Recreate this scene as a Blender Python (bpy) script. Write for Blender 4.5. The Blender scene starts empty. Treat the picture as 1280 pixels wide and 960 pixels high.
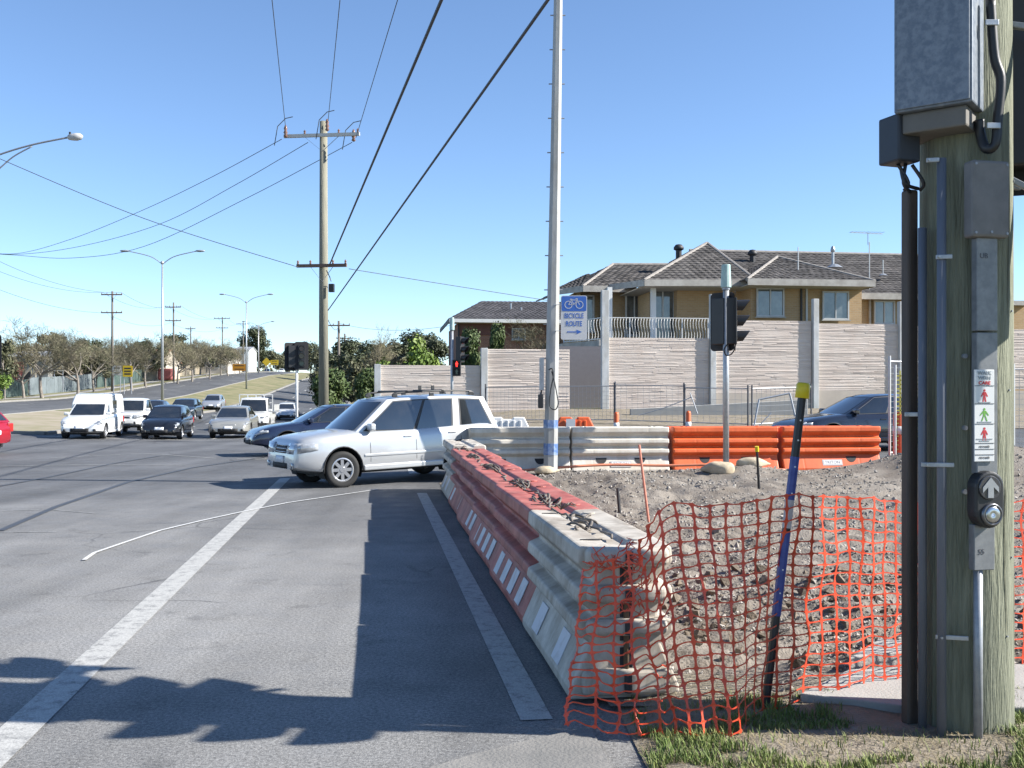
import bpy, bmesh, math, random
import numpy as np
from mathutils import Vector, Matrix, noise

SC = bpy.context.scene
COL = SC.collection
R = math.radians
V = Vector

# ------------------------------------------------------------------ camera, sky, sun, exposure
F, CX, HZ, EYE = 1300.0, 640.0, 495.0, 1.7          # pixels of the 1280 x 960 photograph, metres
cam = bpy.data.cameras.new('camera')
cam.sensor_width = 36.0
cam.lens = 36.0 * F / 1280.0
cam.shift_y = (HZ - 480.0) / 1280.0
cam.clip_start = 0.05
cam.clip_end = 5000.0
cam_ob = bpy.data.objects.new('camera', cam)
COL.objects.link(cam_ob)
cam_ob.location = (0, 0, EYE)
cam_ob.rotation_euler = (R(90), 0, 0)
SC.camera = cam_ob

SUN_EL = R(34.0)
SUN_AZ = V((0.994, -0.105, 0.0)).normalized()       # horizontal direction towards the sun
SUN_DIR = V((SUN_AZ.x * math.cos(SUN_EL), SUN_AZ.y * math.cos(SUN_EL), math.sin(SUN_EL)))
world = bpy.data.worlds.new('World')
SC.world = world
world.use_nodes = True
wn = world.node_tree
wn.nodes.clear()
w_out = wn.nodes.new('ShaderNodeOutputWorld')
w_bg = wn.nodes.new('ShaderNodeBackground')
w_sky = wn.nodes.new('ShaderNodeTexSky')
w_sky.sky_type = 'NISHITA'
w_sky.sun_disc = False
w_sky.sun_elevation = SUN_EL
w_sky.sun_rotation = math.atan2(SUN_AZ.x, SUN_AZ.y)
w_sky.altitude = 60
w_sky.air_density = 0.8
w_sky.dust_density = 0.0
w_sky.ozone_density = 4.0
w_bg.inputs['Strength'].default_value = 0.090
wn.links.new(w_sky.outputs[0], w_bg.inputs['Color'])
wn.links.new(w_bg.outputs[0], w_out.inputs['Surface'])

sun = bpy.data.lights.new('sun', 'SUN')
sun.energy = 5.0
sun.angle = R(0.53)
sun.color = (1.0, 0.955, 0.88)
sun_ob = bpy.data.objects.new('sun', sun)
COL.objects.link(sun_ob)
sun_ob.rotation_euler = SUN_DIR.to_track_quat('Z', 'Y').to_euler()
sun_ob.location = (30, -20, 40)

SC.view_settings.view_transform = 'Standard'
SC.view_settings.look = 'None'
SC.view_settings.exposure = 1.32
SC.view_settings.gamma = 1.0
SC.view_settings.use_curve_mapping = False
SC.cycles.use_denoising = True
SC.cycles.max_bounces = 6
SC.cycles.transparent_max_bounces = 6

# ------------------------------------------------------------------ terrain and pixel helpers
AX = 0.134                                           # the main road runs along (-AX, 1)
def smooth(a, b, x):
    t = min(1.0, max(0.0, (x - a) / (b - a)))
    return t * t * (3 - 2 * t)
def lut(pts):
    xs = [p[0] for p in pts]; zs = [p[1] for p in pts]
    return lambda y: float(np.interp(y, xs, zs))
Z_R = lut([(30, 0), (38, -.05), (45, -.16), (60, -.3), (90, -.3), (115, .25), (140, 1.2), (210, 4.2), (300, 7.4), (400, 8.7), (460, 8.6), (800, 0)])
Z_L = lut([(30, 0), (40, .2), (56, .8), (81, 1.25), (93, 1.4), (114, 2.1), (146, 3.6), (207, 6.2), (300, 8.7), (400, 9.6), (460, 9.5), (800, 0)])
Z_S = lut([(18.5, 0), (21, 0.12), (24, .25), (30, .40), (36, .68), (42, 1.15), (60, 1.7), (120, 2.2), (210, 4.4), (300, 7.4), (400, 8.7), (460, 8.6), (800, 0)])
def Hg(x, y):
    w = x + AX * y
    zr = Z_R(y)
    t = min(1.0, max(0.0, (-8 - w) / 16.0))
    z = zr * (1 - t) + Z_L(y) * t
    s = smooth(-2.5, 6.0, w)
    if s > 0:
        z = z * (1 - s) + Z_S(y) * s
    return z
def P(u, v, Y):
    return V(((u - CX) * Y / F, Y, EYE + (HZ - v) * Y / F))
def G(u, v):
    """ground point seen at a pixel of the photograph"""
    y = 3.0
    prev = 3.0
    while y < 600:
        p = P(u, v, y)
        if p.z <= Hg(p.x, p.y):
            lo, hi = prev, y
            for _ in range(30):
                m = .5 * (lo + hi); q = P(u, v, m)
                if q.z <= Hg(q.x, q.y): hi = m
                else: lo = m
            q = P(u, v, hi)
            return V((q.x, q.y, Hg(q.x, q.y)))
        prev = y
        y *= 1.01
    q = P(u, v, 330)
    return ground(q.x, q.y)
def ground(x, y):
    return V((x, y, Hg(x, y)))
def WY(w, y):
    return ground(w - AX * y, y)

# ------------------------------------------------------------------ materials
MATS = {}
ALB = .79                                            # all base colours were judged half a stop bright
def mat(name, col, rough=.6, metal=0.0, var=.18, scale=6.0, bump=0.0, bscale=60.0, col2=None, mix=(.4, .65), coat=0.0, stretch=None, emit=0.0, trans=0.0, spec=.5, island=0.0, grime=0.0):
    if name in MATS: return MATS[name]
    m = bpy.data.materials.new(name); m.use_nodes = True
    nt = m.node_tree; N = nt.nodes; L = nt.links
    b = N['Principled BSDF']
    b.inputs['Roughness'].default_value = rough
    b.inputs['Metallic'].default_value = metal
    b.inputs['Coat Weight'].default_value = coat
    b.inputs['Coat Roughness'].default_value = .06
    b.inputs['Specular IOR Level'].default_value = spec
    b.inputs['Transmission Weight'].default_value = trans
    tc = N.new('ShaderNodeTexCoord')
    src = tc.outputs['Object']
    if stretch:
        mp = N.new('ShaderNodeMapping'); mp.inputs['Scale'].default_value = stretch
        L.new(src, mp.inputs['Vector']); src = mp.outputs['Vector']
    nz = N.new('ShaderNodeTexNoise'); nz.inputs['Scale'].default_value = scale
    nz.inputs['Detail'].default_value = 7; nz.inputs['Roughness'].default_value = .62
    L.new(src, nz.inputs['Vector'])
    rp = N.new('ShaderNodeValToRGB')
    c = V(col) * ALB
    if col2 is None:
        a, d = c * (1 - var), c * (1 + var)
        rp.color_ramp.elements[0].position = .25; rp.color_ramp.elements[1].position = .75
    else:
        a, d = c, V(col2) * ALB
        rp.color_ramp.elements[0].position = mix[0]; rp.color_ramp.elements[1].position = mix[1]
    rp.color_ramp.elements[0].color = (*a, 1); rp.color_ramp.elements[1].color = (*d, 1)
    L.new(nz.outputs['Fac'], rp.inputs['Fac'])
    outc = rp.outputs['Color']
    if island:
        gi = N.new('ShaderNodeNewGeometry')
        mr = N.new('ShaderNodeMapRange'); mr.inputs['To Min'].default_value = 1 - island; mr.inputs['To Max'].default_value = 1 + island
        L.new(gi.outputs['Random Per Island'], mr.inputs['Value'])
        hs = N.new('ShaderNodeHueSaturation'); L.new(mr.outputs[0], hs.inputs['Value']); L.new(outc, hs.inputs['Color'])
        outc = hs.outputs['Color']
    if grime:                                        # scuffs and dirt runs with a shape of their own
        for gs, st_, lo, p0, p1 in ((3.2, (1, 1, .35), 1 - grime, .38, .58), (26, (1, 1, 1), 1 - grime * .7, .30, .42)):
            mp2 = N.new('ShaderNodeMapping'); mp2.inputs['Scale'].default_value = st_; L.new(tc.outputs['Object'], mp2.inputs['Vector'])
            g_ = N.new('ShaderNodeTexNoise'); g_.inputs['Scale'].default_value = gs; g_.inputs['Detail'].default_value = 9; g_.inputs['Roughness'].default_value = .72
            L.new(mp2.outputs[0], g_.inputs['Vector'])
            gr = N.new('ShaderNodeValToRGB'); gr.color_ramp.elements[0].position = p0; gr.color_ramp.elements[1].position = p1
            gr.color_ramp.elements[0].color = (lo, lo * .96, lo * .9, 1); gr.color_ramp.elements[1].color = (1, 1, 1, 1)
            L.new(g_.outputs['Fac'], gr.inputs['Fac'])
            x_ = N.new('ShaderNodeMix'); x_.data_type = 'RGBA'; x_.blend_type = 'MULTIPLY'; x_.inputs['Factor'].default_value = 1
            L.new(outc, x_.inputs[6]); L.new(gr.outputs[0], x_.inputs[7]); outc = x_.outputs[2]
    L.new(outc, b.inputs['Base Color'])
    if emit:
        L.new(outc, b.inputs['Emission Color']); b.inputs['Emission Strength'].default_value = emit
    if bump:
        n2 = N.new('ShaderNodeTexNoise'); n2.inputs['Scale'].default_value = bscale; n2.inputs['Detail'].default_value = 5
        L.new(src, n2.inputs['Vector'])
        bp = N.new('ShaderNodeBump'); bp.inputs['Strength'].default_value = bump; bp.inputs['Distance'].default_value = .02
        L.new(n2.outputs['Fac'], bp.inputs['Height']); L.new(bp.outputs['Normal'], b.inputs['Normal'])
    MATS[name] = m
    return m

def asphalt(name, base, seed=0.0, dusty=None):
    m = bpy.data.materials.new(name); m.use_nodes = True
    nt = m.node_tree; N = nt.nodes; L = nt.links; b = N['Principled BSDF']
    tc = N.new('ShaderNodeTexCoord')
    def nz(scale, det=6, st=None, rough=.6):
        n = N.new('ShaderNodeTexNoise'); n.inputs['Scale'].default_value = scale; n.inputs['Detail'].default_value = det; n.inputs['Roughness'].default_value = rough
        mp = N.new('ShaderNodeMapping'); mp.inputs['Location'].default_value = (seed, seed * 2, 0)
        mp.inputs['Rotation'].default_value = (0, 0, math.atan(AX))
        if st: mp.inputs['Scale'].default_value = st
        L.new(tc.outputs['Object'], mp.inputs['Vector']); L.new(mp.outputs[0], n.inputs['Vector'])
        return n.outputs['Fac']
    def ramp(fac, p0, c0, p1, c1):
        r = N.new('ShaderNodeValToRGB'); r.color_ramp.elements[0].position = p0; r.color_ramp.elements[1].position = p1
        r.color_ramp.elements[0].color = (c0, c0, c0, 1); r.color_ramp.elements[1].color = (c1, c1, c1, 1)
        L.new(fac, r.inputs['Fac']); return r.outputs['Color']
    def mul(a, c):
        x = N.new('ShaderNodeMix'); x.data_type = 'RGBA'; x.blend_type = 'MULTIPLY'; x.inputs['Factor'].default_value = 1
        L.new(a, x.inputs[6]); L.new(c, x.inputs[7]); return x.outputs[2]
    rgb = N.new('ShaderNodeRGB'); rgb.outputs[0].default_value = (*(V(base) * ALB), 1)
    c0 = rgb.outputs[0]
    if dusty:                                        # pale grit tracked out of the works, wearing off along the road
        sx_ = N.new('ShaderNodeSeparateXYZ'); L.new(tc.outputs['Object'], sx_.inputs[0])
        a_ = N.new('ShaderNodeMath'); a_.operation = 'MULTIPLY_ADD'; L.new(nz(.22, 6), a_.inputs[0]); a_.inputs[1].default_value = -16; L.new(sx_.outputs[1], a_.inputs[2])
        mr_ = N.new('ShaderNodeMapRange'); L.new(a_.outputs[0], mr_.inputs['Value'])
        mr_.inputs['From Min'].default_value = 2; mr_.inputs['From Max'].default_value = 12; mr_.inputs['To Min'].default_value = 1; mr_.inputs['To Max'].default_value = 0
        x_ = N.new('ShaderNodeMix'); x_.data_type = 'RGBA'; L.new(mr_.outputs[0], x_.inputs['Factor'])
        L.new(c0, x_.inputs[6]); x_.inputs[7].default_value = (*(V(dusty) * ALB), 1); c0 = x_.outputs[2]
    c = mul(c0, ramp(nz(.35, 8), .3, .72, .7, 1.2))
    c = mul(c, ramp(nz(.5, 5, (1.6, .16, 1)), .35, .78, .65, 1.16))       # wheel-track streaks along the road
    c = mul(c, ramp(nz(48, 3, None, .85), .32, .45, .68, 1.6))              # aggregate
    c = mul(c, ramp(nz(170, 2), .38, .7, .66, 1.3))
    c = mul(c, ramp(nz(1.9, 9, None, .75), .56, 1.0, .70, .62))           # oil drips and stains
    # crack network, only where a broad noise lets it through
    vo = N.new('ShaderNodeTexVoronoi'); vo.feature = 'DISTANCE_TO_EDGE'; vo.inputs['Scale'].default_value = .55
    dn = N.new('ShaderNodeTexNoise'); dn.inputs['Scale'].default_value = 1.6; dn.inputs['Detail'].default_value = 8; L.new(tc.outputs['Object'], dn.inputs['Vector'])
    va = N.new('ShaderNodeMix'); va.data_type = 'VECTOR'; va.inputs['Factor'].default_value = .22; L.new(tc.outputs['Object'], va.inputs[4]); L.new(dn.outputs['Color'], va.inputs[5]); L.new(va.outputs[1], vo.inputs['Vector'])
    cr_ = ramp(vo.outputs['Distance'], .004, .60, .010, 1.0)
    xm = N.new('ShaderNodeMix'); xm.data_type = 'RGBA'; L.new(ramp(nz(.28, 3), .545, 0, .60, 1), xm.inputs['Factor']); xm.inputs[6].default_value = (1, 1, 1, 1); L.new(cr_, xm.inputs[7])
    c = mul(c, xm.outputs[2])
    L.new(c, b.inputs['Base Color'])
    L.new(ramp(nz(3, 6), .3, .62, .7, .88), b.inputs['Roughness'])
    b.inputs['Specular IOR Level'].default_value = .35
    bp = N.new('ShaderNodeBump'); bp.inputs['Strength'].default_value = .55; bp.inputs['Distance'].default_value = .006
    L.new(nz(110, 3), bp.inputs['Height']); L.new(bp.outputs['Normal'], b.inputs['Normal'])
    MATS[name] = m
    return m

def worn_paint(name, col, under, wear=.5):
    m = bpy.data.materials.new(name); m.use_nodes = True
    nt = m.node_tree; N = nt.nodes; L = nt.links; b = N['Principled BSDF']
    tc = N.new('ShaderNodeTexCoord')
    n = N.new('ShaderNodeTexNoise'); n.inputs['Scale'].default_value = 9; n.inputs['Detail'].default_value = 10; n.inputs['Roughness'].default_value = .78
    L.new(tc.outputs['Object'], n.inputs['Vector'])
    r = N.new('ShaderNodeValToRGB'); r.color_ramp.elements[0].position = wear; r.color_ramp.elements[1].position = wear + .16
    r.color_ramp.elements[0].color = (*(V(col) * ALB), 1); r.color_ramp.elements[1].color = (*(V(under) * ALB), 1)
    L.new(n.outputs['Fac'], r.inputs['Fac'])
    n2 = N.new('ShaderNodeTexNoise'); n2.inputs['Scale'].default_value = 120; n2.inputs['Detail'].default_value = 2
    L.new(tc.outputs['Object'], n2.inputs['Vector'])
    r2 = N.new('ShaderNodeValToRGB'); r2.color_ramp.elements[0].position = .35; r2.color_ramp.elements[1].position = .6
    r2.color_ramp.elements[0].color = (.68, .68, .68, 1); r2.color_ramp.elements[1].color = (1, 1, 1, 1)
    L.new(n2.outputs['Fac'], r2.inputs['Fac'])
    x = N.new('ShaderNodeMix'); x.data_type = 'RGBA'; x.blend_type = 'MULTIPLY'; x.inputs['Factor'].default_value = 1
    L.new(r.outputs[0], x.inputs[6]); L.new(r2.outputs[0], x.inputs[7]); L.new(x.outputs[2], b.inputs['Base Color'])
    b.inputs['Roughness'].default_value = .7
    MATS[name] = m
    return m

# ------------------------------------------------------------------ mesh builder
class MB:
    def __init__(s): s.v = []; s.f = []
    def add(s, vs, fs):
        o = len(s.v); s.v += [tuple(p) for p in vs]; s.f += [tuple(i + o for i in f) for f in fs]; return s
    def box(s, c, d, rz=0.0, M=None):
        x, y, z = d[0] / 2, d[1] / 2, d[2] / 2
        vs = [V((a, b, e)) for e in (-z, z) for a, b in ((-x, -y), (x, -y), (x, y), (-x, y))]
        rot = M if M is not None else Matrix.Rotation(rz, 3, 'Z')
        vs = [rot @ p + V(c) for p in vs]
        return s.add(vs, [(3, 2, 1, 0), (4, 5, 6, 7), (0, 1, 5, 4), (1, 2, 6, 5), (2, 3, 7, 6), (3, 0, 4, 7)])
    def bar(s, a, b, w, h=None):
        a, b = V(a), V(b); d = b - a
        if d.length < 1e-6: return s
        M = d.to_track_quat('X', 'Z').to_matrix()
        return s.box((a + b) / 2, (d.length, w, h or w), M=M)
    def cyl(s, a, b, r0, r1=None, n=12, cap=True, phase=0.0):
        a, b = V(a), V(b); r1 = r0 if r1 is None else r1
        q = (b - a).to_track_quat('Z', 'Y').to_matrix()
        vs = []
        for c, r in ((a, r0), (b, r1)):
            for i in range(n):
                t = 2 * math.pi * i / n + phase
                vs.append(c + q @ V((r * math.cos(t), r * math.sin(t), 0)))
        fs = [(i, (i + 1) % n, n + (i + 1) % n, n + i) for i in range(n)]
        if cap: fs += [tuple(range(n - 1, -1, -1)), tuple(range(n, 2 * n))]
        return s.add(vs, fs)
    def tube(s, pts, r, n=6, cap=True):
        pts = [V(p) for p in pts]; m = len(pts)
        rs = r if isinstance(r, (list, tuple)) else [r] * m
        vs = []; up = V((0, 0, 1)); prev = None
        for i, p in enumerate(pts):
            d = (pts[min(i + 1, m - 1)] - pts[max(i - 1, 0)]).normalized()
            if prev is None:
                prev = d.orthogonal().normalized()
            prev = (prev - d * prev.dot(d))
            prev = prev.normalized() if prev.length > 1e-6 else d.orthogonal().normalized()
            e = d.cross(prev)
            for k in range(n):
                t = 2 * math.pi * k / n
                vs.append(p + prev * (rs[i] * math.cos(t)) + e * (rs[i] * math.sin(t)))
        fs = [(i * n + k, i * n + (k + 1) % n, (i + 1) * n + (k + 1) % n, (i + 1) * n + k) for i in range(m - 1) for k in range(n)]
        if cap: fs += [tuple(range(n - 1, -1, -1)), tuple(range((m - 1) * n, m * n))]
        return s.add(vs, fs)
    def lathe(s, prof, n=16, c=(0, 0, 0), M=None, cap=True):
        vs = []; M = M or Matrix.Identity(3); c = V(c)
        for r, z in prof:
            for i in range(n):
                t = 2 * math.pi * i / n
                vs.append(c + M @ V((r * math.cos(t), r * math.sin(t), z)))
        fs = [(j * n + i, j * n + (i + 1) % n, (j + 1) * n + (i + 1) % n, (j + 1) * n + i) for j in range(len(prof) - 1) for i in range(n)]
        if cap:
            fs += [tuple(range(n - 1, -1, -1)), tuple(range((len(prof) - 1) * n, len(prof) * n))]
        return s.add(vs, fs)
    def grid(s, fn, nu, nv, closed_u=False):
        vs = [fn(i / (nu if closed_u else nu - 1), j / (nv - 1)) for j in range(nv) for i in range(nu)]
        fs = []
        for j in range(nv - 1):
            for i in range(nu if closed_u else nu - 1):
                k = (i + 1) % nu
                fs.append((j * nu + i, j * nu + k, (j + 1) * nu + k, (j + 1) * nu + i))
        return s.add(vs, fs)
    def prism(s, poly, vec):
        n = len(poly); poly = [V(p) for p in poly]; vec = V(vec)
        vs = poly + [p + vec for p in poly]
        fs = [tuple(range(n - 1, -1, -1)), tuple(range(n, 2 * n))] + [(i, (i + 1) % n, n + (i + 1) % n, n + i) for i in range(n)]
        return s.add(vs, fs)
    def poly(s, pts): return s.add(pts, [tuple(range(len(pts)))])
    def mesh(s, name, m=None, smooth=False):
        me = bpy.data.meshes.new(name); me.from_pydata([tuple(p) for p in s.v], [], s.f); me.validate()
        if m: me.materials.append(m)
        if smooth: me.polygons.foreach_set('use_smooth', [True] * len(me.polygons))
        return me
    def build(s, name, m=None, parent=None, smooth=False, bevel=0.0, seg=2, fix=True):
        me = s.mesh(name, m, smooth)
        if fix:
            bm = bmesh.new(); bm.from_mesh(me); bmesh.ops.recalc_face_normals(bm, faces=bm.faces); bm.to_mesh(me); bm.free()
        o = bpy.data.objects.new(name, me); COL.objects.link(o)
        if parent: o.parent = parent
        if bevel:
            b = o.modifiers.new('bevel', 'BEVEL'); b.width = bevel; b.segments = seg; b.limit_method = 'ANGLE'; b.angle_limit = R(35)
            if smooth is False:
                me.polygons.foreach_set('use_smooth', [False] * len(me.polygons))
        return o

def tag(o, label=None, cat=None, group=None, kind=None):
    if label: o['label'] = label
    if cat: o['category'] = cat
    if group: o['group'] = group
    if kind: o['kind'] = kind
    return o
def thing(name, label, cat, loc=(0, 0, 0), rz=0.0, group=None):
    o = bpy.data.objects.new(name, None); COL.objects.link(o)
    o.empty_display_size = .2
    o.location = loc; o.rotation_euler = (0, 0, rz)
    return tag(o, label, cat, group)
def kids(o): return [c for c in COL.objects if c.parent == o]
def dup(o, parent=None):
    c = o.copy(); COL.objects.link(c); c.parent = parent
    for ch in list(o.children): dup(ch, c)
    return c
def place(o, loc, rz=None, label=None, scale=None):
    o.location = loc
    if rz is not None: o.rotation_euler = (0, 0, rz)
    if label: o['label'] = label
    if scale: o.scale = (scale,) * 3 if not isinstance(scale, (tuple, list)) else scale
    return o
def text_mesh(name, body, size, m, parent, M, ext=.001, align='CENTER', bold=0.0, sx=1.0):
    cu = bpy.data.curves.new(name, 'FONT'); cu.body = body; cu.size = size; cu.align_x = align; cu.align_y = 'CENTER'
    cu.extrude = ext; cu.offset = bold
    o = bpy.data.objects.new(name, cu); COL.objects.link(o)
    bpy.context.view_layer.update()
    me = bpy.data.meshes.new_from_object(o.evaluated_get(bpy.context.evaluated_depsgraph_get()))
    bpy.data.objects.remove(o); me.name = name; me.materials.clear(); me.materials.append(m)
    me.transform(Matrix.Diagonal((sx, 1, 1, 1)))
    q = bpy.data.objects.new(name, me); COL.objects.link(q); q.parent = parent; q.matrix_local = M
    return q
FACE_CAM = Matrix.Rotation(R(90), 4, 'X')            # a sheet in XY turned to face -Y
def sheet_ribbon(pts, width, dz, name, m, hfun=Hg, kind='structure', parent=None):
    mb = MB(); L = []; n = len(pts)
    for i, p in enumerate(pts):
        p = V((p[0], p[1], 0))
        d = V((pts[min(i + 1, n - 1)][0] - pts[max(i - 1, 0)][0], pts[min(i + 1, n - 1)][1] - pts[max(i - 1, 0)][1], 0)).normalized()
        s = V((-d.y, d.x, 0)) * width / 2
        for q in (p + s, p - s): L.append((q.x, q.y, hfun(q.x, q.y) + dz))
    mb.add(L, [(2 * i, 2 * i + 1, 2 * i + 3, 2 * i + 2) for i in range(n - 1)])
    o = mb.build(name, m, parent)
    if kind and not parent: tag(o, kind=kind)
    return o
# ------------------------------------------------------------------ shared materials
M_asph = asphalt('asphalt', (.130, .132, .136), 0.0, (.235, .232, .225))
M_asph2 = asphalt('asphalt_far', (.105, .108, .112), 13.0)
M_paint = worn_paint('road_paint', (.52, .515, .49), (.24, .24, .235), .485)
M_paint_old = worn_paint('road_paint_old', (.42, .42, .41), (.12, .12, .12), .47)
M_chalk = worn_paint('chalk', (.75, .75, .73), (.3, .3, .3), .58)
M_conc = mat('concrete', (.37, .36, .335), .85, var=.16, scale=3, bump=.3)
M_kerb = mat('kerb_concrete', (.26, .25, .23), .85, var=.2, scale=2, bump=.3)
M_grassbase = mat('grass_ground', (.10, .115, .035), .95, col2=(.21, .18, .085), scale=.25, bump=.6, bscale=12)
M_verge = mat('verge', (.13, .14, .05), .95, col2=(.27, .23, .13), scale=.5, mix=(.35, .65), bump=.5, bscale=14)
M_sand = mat('sandy_nose', (.34, .29, .22), .95, col2=(.24, .22, .12), scale=.6, bump=.5, bscale=10)
M_dirt = mat('dirt', (.135, .108, .083), .95, col2=(.30, .265, .222), scale=1.3, mix=(.3, .7), bump=1.0, bscale=38)
M_rock = mat('rock', (.32, .295, .262), .9, var=.35, scale=5, bump=.4, bscale=30, island=.35)
M_soil = mat('bare_soil', (.27, .23, .18), .95, col2=(.19, .16, .10), scale=4, bump=.8, bscale=50)
M_galv = mat('galvanised', (.40, .42, .44), .42, .55, col2=(.52, .54, .56), scale=14, mix=(.35, .65), bump=.04)
M_galv_d = mat('galvanised_dull', (.30, .32, .35), .5, .35, col2=(.40, .42, .45), scale=22, mix=(.35, .65))
M_steel_paint = mat('pale_paint', (.60, .62, .62), .5, var=.1, scale=3)
M_black = mat('black_plastic', (.018, .019, .022), .45, var=.3, scale=4)
M_blackm = mat('black_matt', (.022, .022, .024), .75, var=.3, scale=6)
M_rubber = mat('tyre_rubber', (.022, .022, .022), .8, var=.25, scale=20)
M_white = mat('white_paint', (.78, .78, .76), .5, var=.06, scale=2)
M_alloy = mat('alloy', (.62, .63, .65), .3, .7, var=.08)
M_plate = mat('number_plate', (.72, .74, .78), .4, var=.08, scale=30)
M_chrome = mat('chrome', (.7, .7, .72), .12, 1.0, var=.03)
M_lamp = mat('headlamp_glass', (.34, .355, .37), .08, .3, col2=(.62, .65, .68), scale=9, mix=(.4, .65), coat=1)
M_red_l = mat('tail_lamp', (.42, .02, .02), .15, coat=1, var=.1)
M_amber = mat('amber_lens', (.7, .25, .02), .15, coat=1)
M_glass = mat('car_glass', (.016, .02, .024), .04, 0.0, col2=(.032, .034, .036), mix=(.45, .7), scale=2.0, coat=1, spec=.9)
M_winglass = mat('window_glass', (.06, .075, .085), .05, 0.0, col2=(.20, .22, .22), scale=.7, coat=1, spec=.8)
M_trim = mat('dark_trim', (.03, .03, .033), .6, var=.2)
M_wood_g = mat('treated_pole', (.135, .145, .098), .9, col2=(.30, .31, .225), scale=7, mix=(.3, .7), stretch=(5, 5, .32), bump=.9, bscale=22)
M_wood_gr = mat('weathered_pole', (.20, .19, .15), .9, col2=(.30, .29, .22), scale=6, mix=(.3, .7), stretch=(4, 4, .3), bump=.6, bscale=14)
M_wood_far = mat('far_pole_timber', (.17, .15, .13), .9, var=.2, stretch=(3, 3, .3))
M_wire = mat('wire', (.05, .052, .058), .6, var=.1)
M_insul = mat('insulator', (.22, .12, .09), .4, var=.2)
M_twig = mat('bare_twig', (.17, .145, .105), .95, col2=(.22, .21, .12), scale=.6, island=.25)
M_bark = mat('bark', (.20, .175, .15), .95, col2=(.30, .27, .235), scale=4, stretch=(3, 3, .6), bump=.6, bscale=12)
def leafmat(n, c1, c2): 
    m = mat(n, c1, .6, col2=c2, scale=.55, mix=(.35, .65), island=.4, spec=.3)
    return m
M_leaf = leafmat('leaf_dark', (.045, .058, .028), (.085, .098, .048))
M_leaf2 = leafmat('leaf_olive', (.075, .082, .042), (.13, .13, .07))
M_leaf3 = leafmat('leaf_bright', (.10, .17, .025), (.20, .26, .05))
M_leaf4 = leafmat('leaf_mid', (.055, .09, .025), (.10, .14, .045))
M_grass = mat('grass_blade', (.12, .18, .03), .7, col2=(.25, .28, .075), scale=2.2, island=.35)
M_or_net = mat('orange_net', (.80, .085, .03), .45, var=.28, scale=9, grime=.25)
M_orange = mat('orange_plastic', (.80, .125, .025), .5, var=.16, scale=2.5, col2=(.88, .18, .05), mix=(.3, .8), grime=.2)
M_redbar = mat('faded_red_plastic', (.42, .085, .062), .6, col2=(.58, .21, .165), scale=4.5, mix=(.35, .7), bump=.08, bscale=18, grime=.45)
M_whbar = mat('dirty_white_plastic', (.62, .575, .50), .58, col2=(.33, .27, .205), scale=2.6, mix=(.44, .74), bump=.08, bscale=18, grime=.42)
M_whbar2 = mat('cream_plastic', (.74, .70, .62), .55, col2=(.60, .55, .47), scale=2.2, mix=(.4, .75), grime=.16)
M_reflect = mat('reflective_tape', (.55, .60, .68), .35, col2=(.35, .36, .38), scale=8, mix=(.5, .75))
M_brick_t = None

# ------------------------------------------------------------------ ground, roads, kerbs
def spaced(a, b, first, grow):
    out = [a]; d = first
    while out[-1] + d < b:
        out.append(out[-1] + d); d *= grow
    out.append(b); return out
def terrain_sheet(name, m, xs, ys, dz, skew=True, kind='structure', fn=None):
    mb = MB(); nx = len(xs)
    for y in ys:
        for x in xs:
            X = x - AX * y if skew else x
            mb.v.append((X, y, (fn or Hg)(X, y) + dz))
    mb.f = [(j * nx + i, j * nx + i + 1, (j + 1) * nx + i + 1, (j + 1) * nx + i) for j in range(len(ys) - 1) for i in range(nx - 1)]
    o = mb.build(name, m, smooth=True); tag(o, kind=kind); return o
def lin(a, b, n): return [a + (b - a) * i / (n - 1) for i in range(n)]
side = spaced(0, 900, 12, 1.35)
gx = [-36 - v for v in reversed(side)] + lin(-33, 12, 46) + [15 + v for v in side]
gy = lin(-30, 60, 61) + spaced(62, 1600, 3, 1.05)
terrain_sheet('ground', M_grassbase, gx, gy, -.07)
YF = spaced(44.5, 440, 2.0, 1.03)
YI = lin(-12, 44.5, 48)
terrain_sheet('road', M_asph, lin(-60, -14, 24) + lin(-13, 1.4, 15), YI, 0)
terrain_sheet('road', M_asph2, lin(-13.9, -3, 8), YF, .0)
terrain_sheet('road', M_asph2, lin(-28, -20.5, 6), spaced(44.5, 440, 2.0, 1.03), .0)
# cross street to the right of the works
terrain_sheet('road', M_asph2, lin(1.4, 70, 40), lin(20.9, 34.5, 12), 0.0)
terrain_sheet('median', M_sand, lin(-20.35, -14.1, 6), spaced(44.6, 66, 1.5, 1.03), .10)
terrain_sheet('median', M_verge, lin(-20.35, -14.1, 6), spaced(66, 440, 2, 1.03), .10)
terrain_sheet('verge', M_verge, lin(-60, -28.2, 12), spaced(44.6, 440, 2, 1.03), .10)
terrain_sheet('verge', M_verge, lin(-2.8, .2, 4), spaced(44.6, 440, 2, 1.03), .08)
terrain_sheet('footpath', M_conc, lin(-31.6, -30.1, 3), spaced(44.6, 440, 2, 1.03), .125)
terrain_sheet('footpath', M_conc, lin(-1.6, -.1, 3), spaced(46, 300, 2, 1.03), .115)
terrain_sheet('embankment', M_soil, lin(4, 70, 34), lin(34.5, 42.7, 8), .02)
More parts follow.
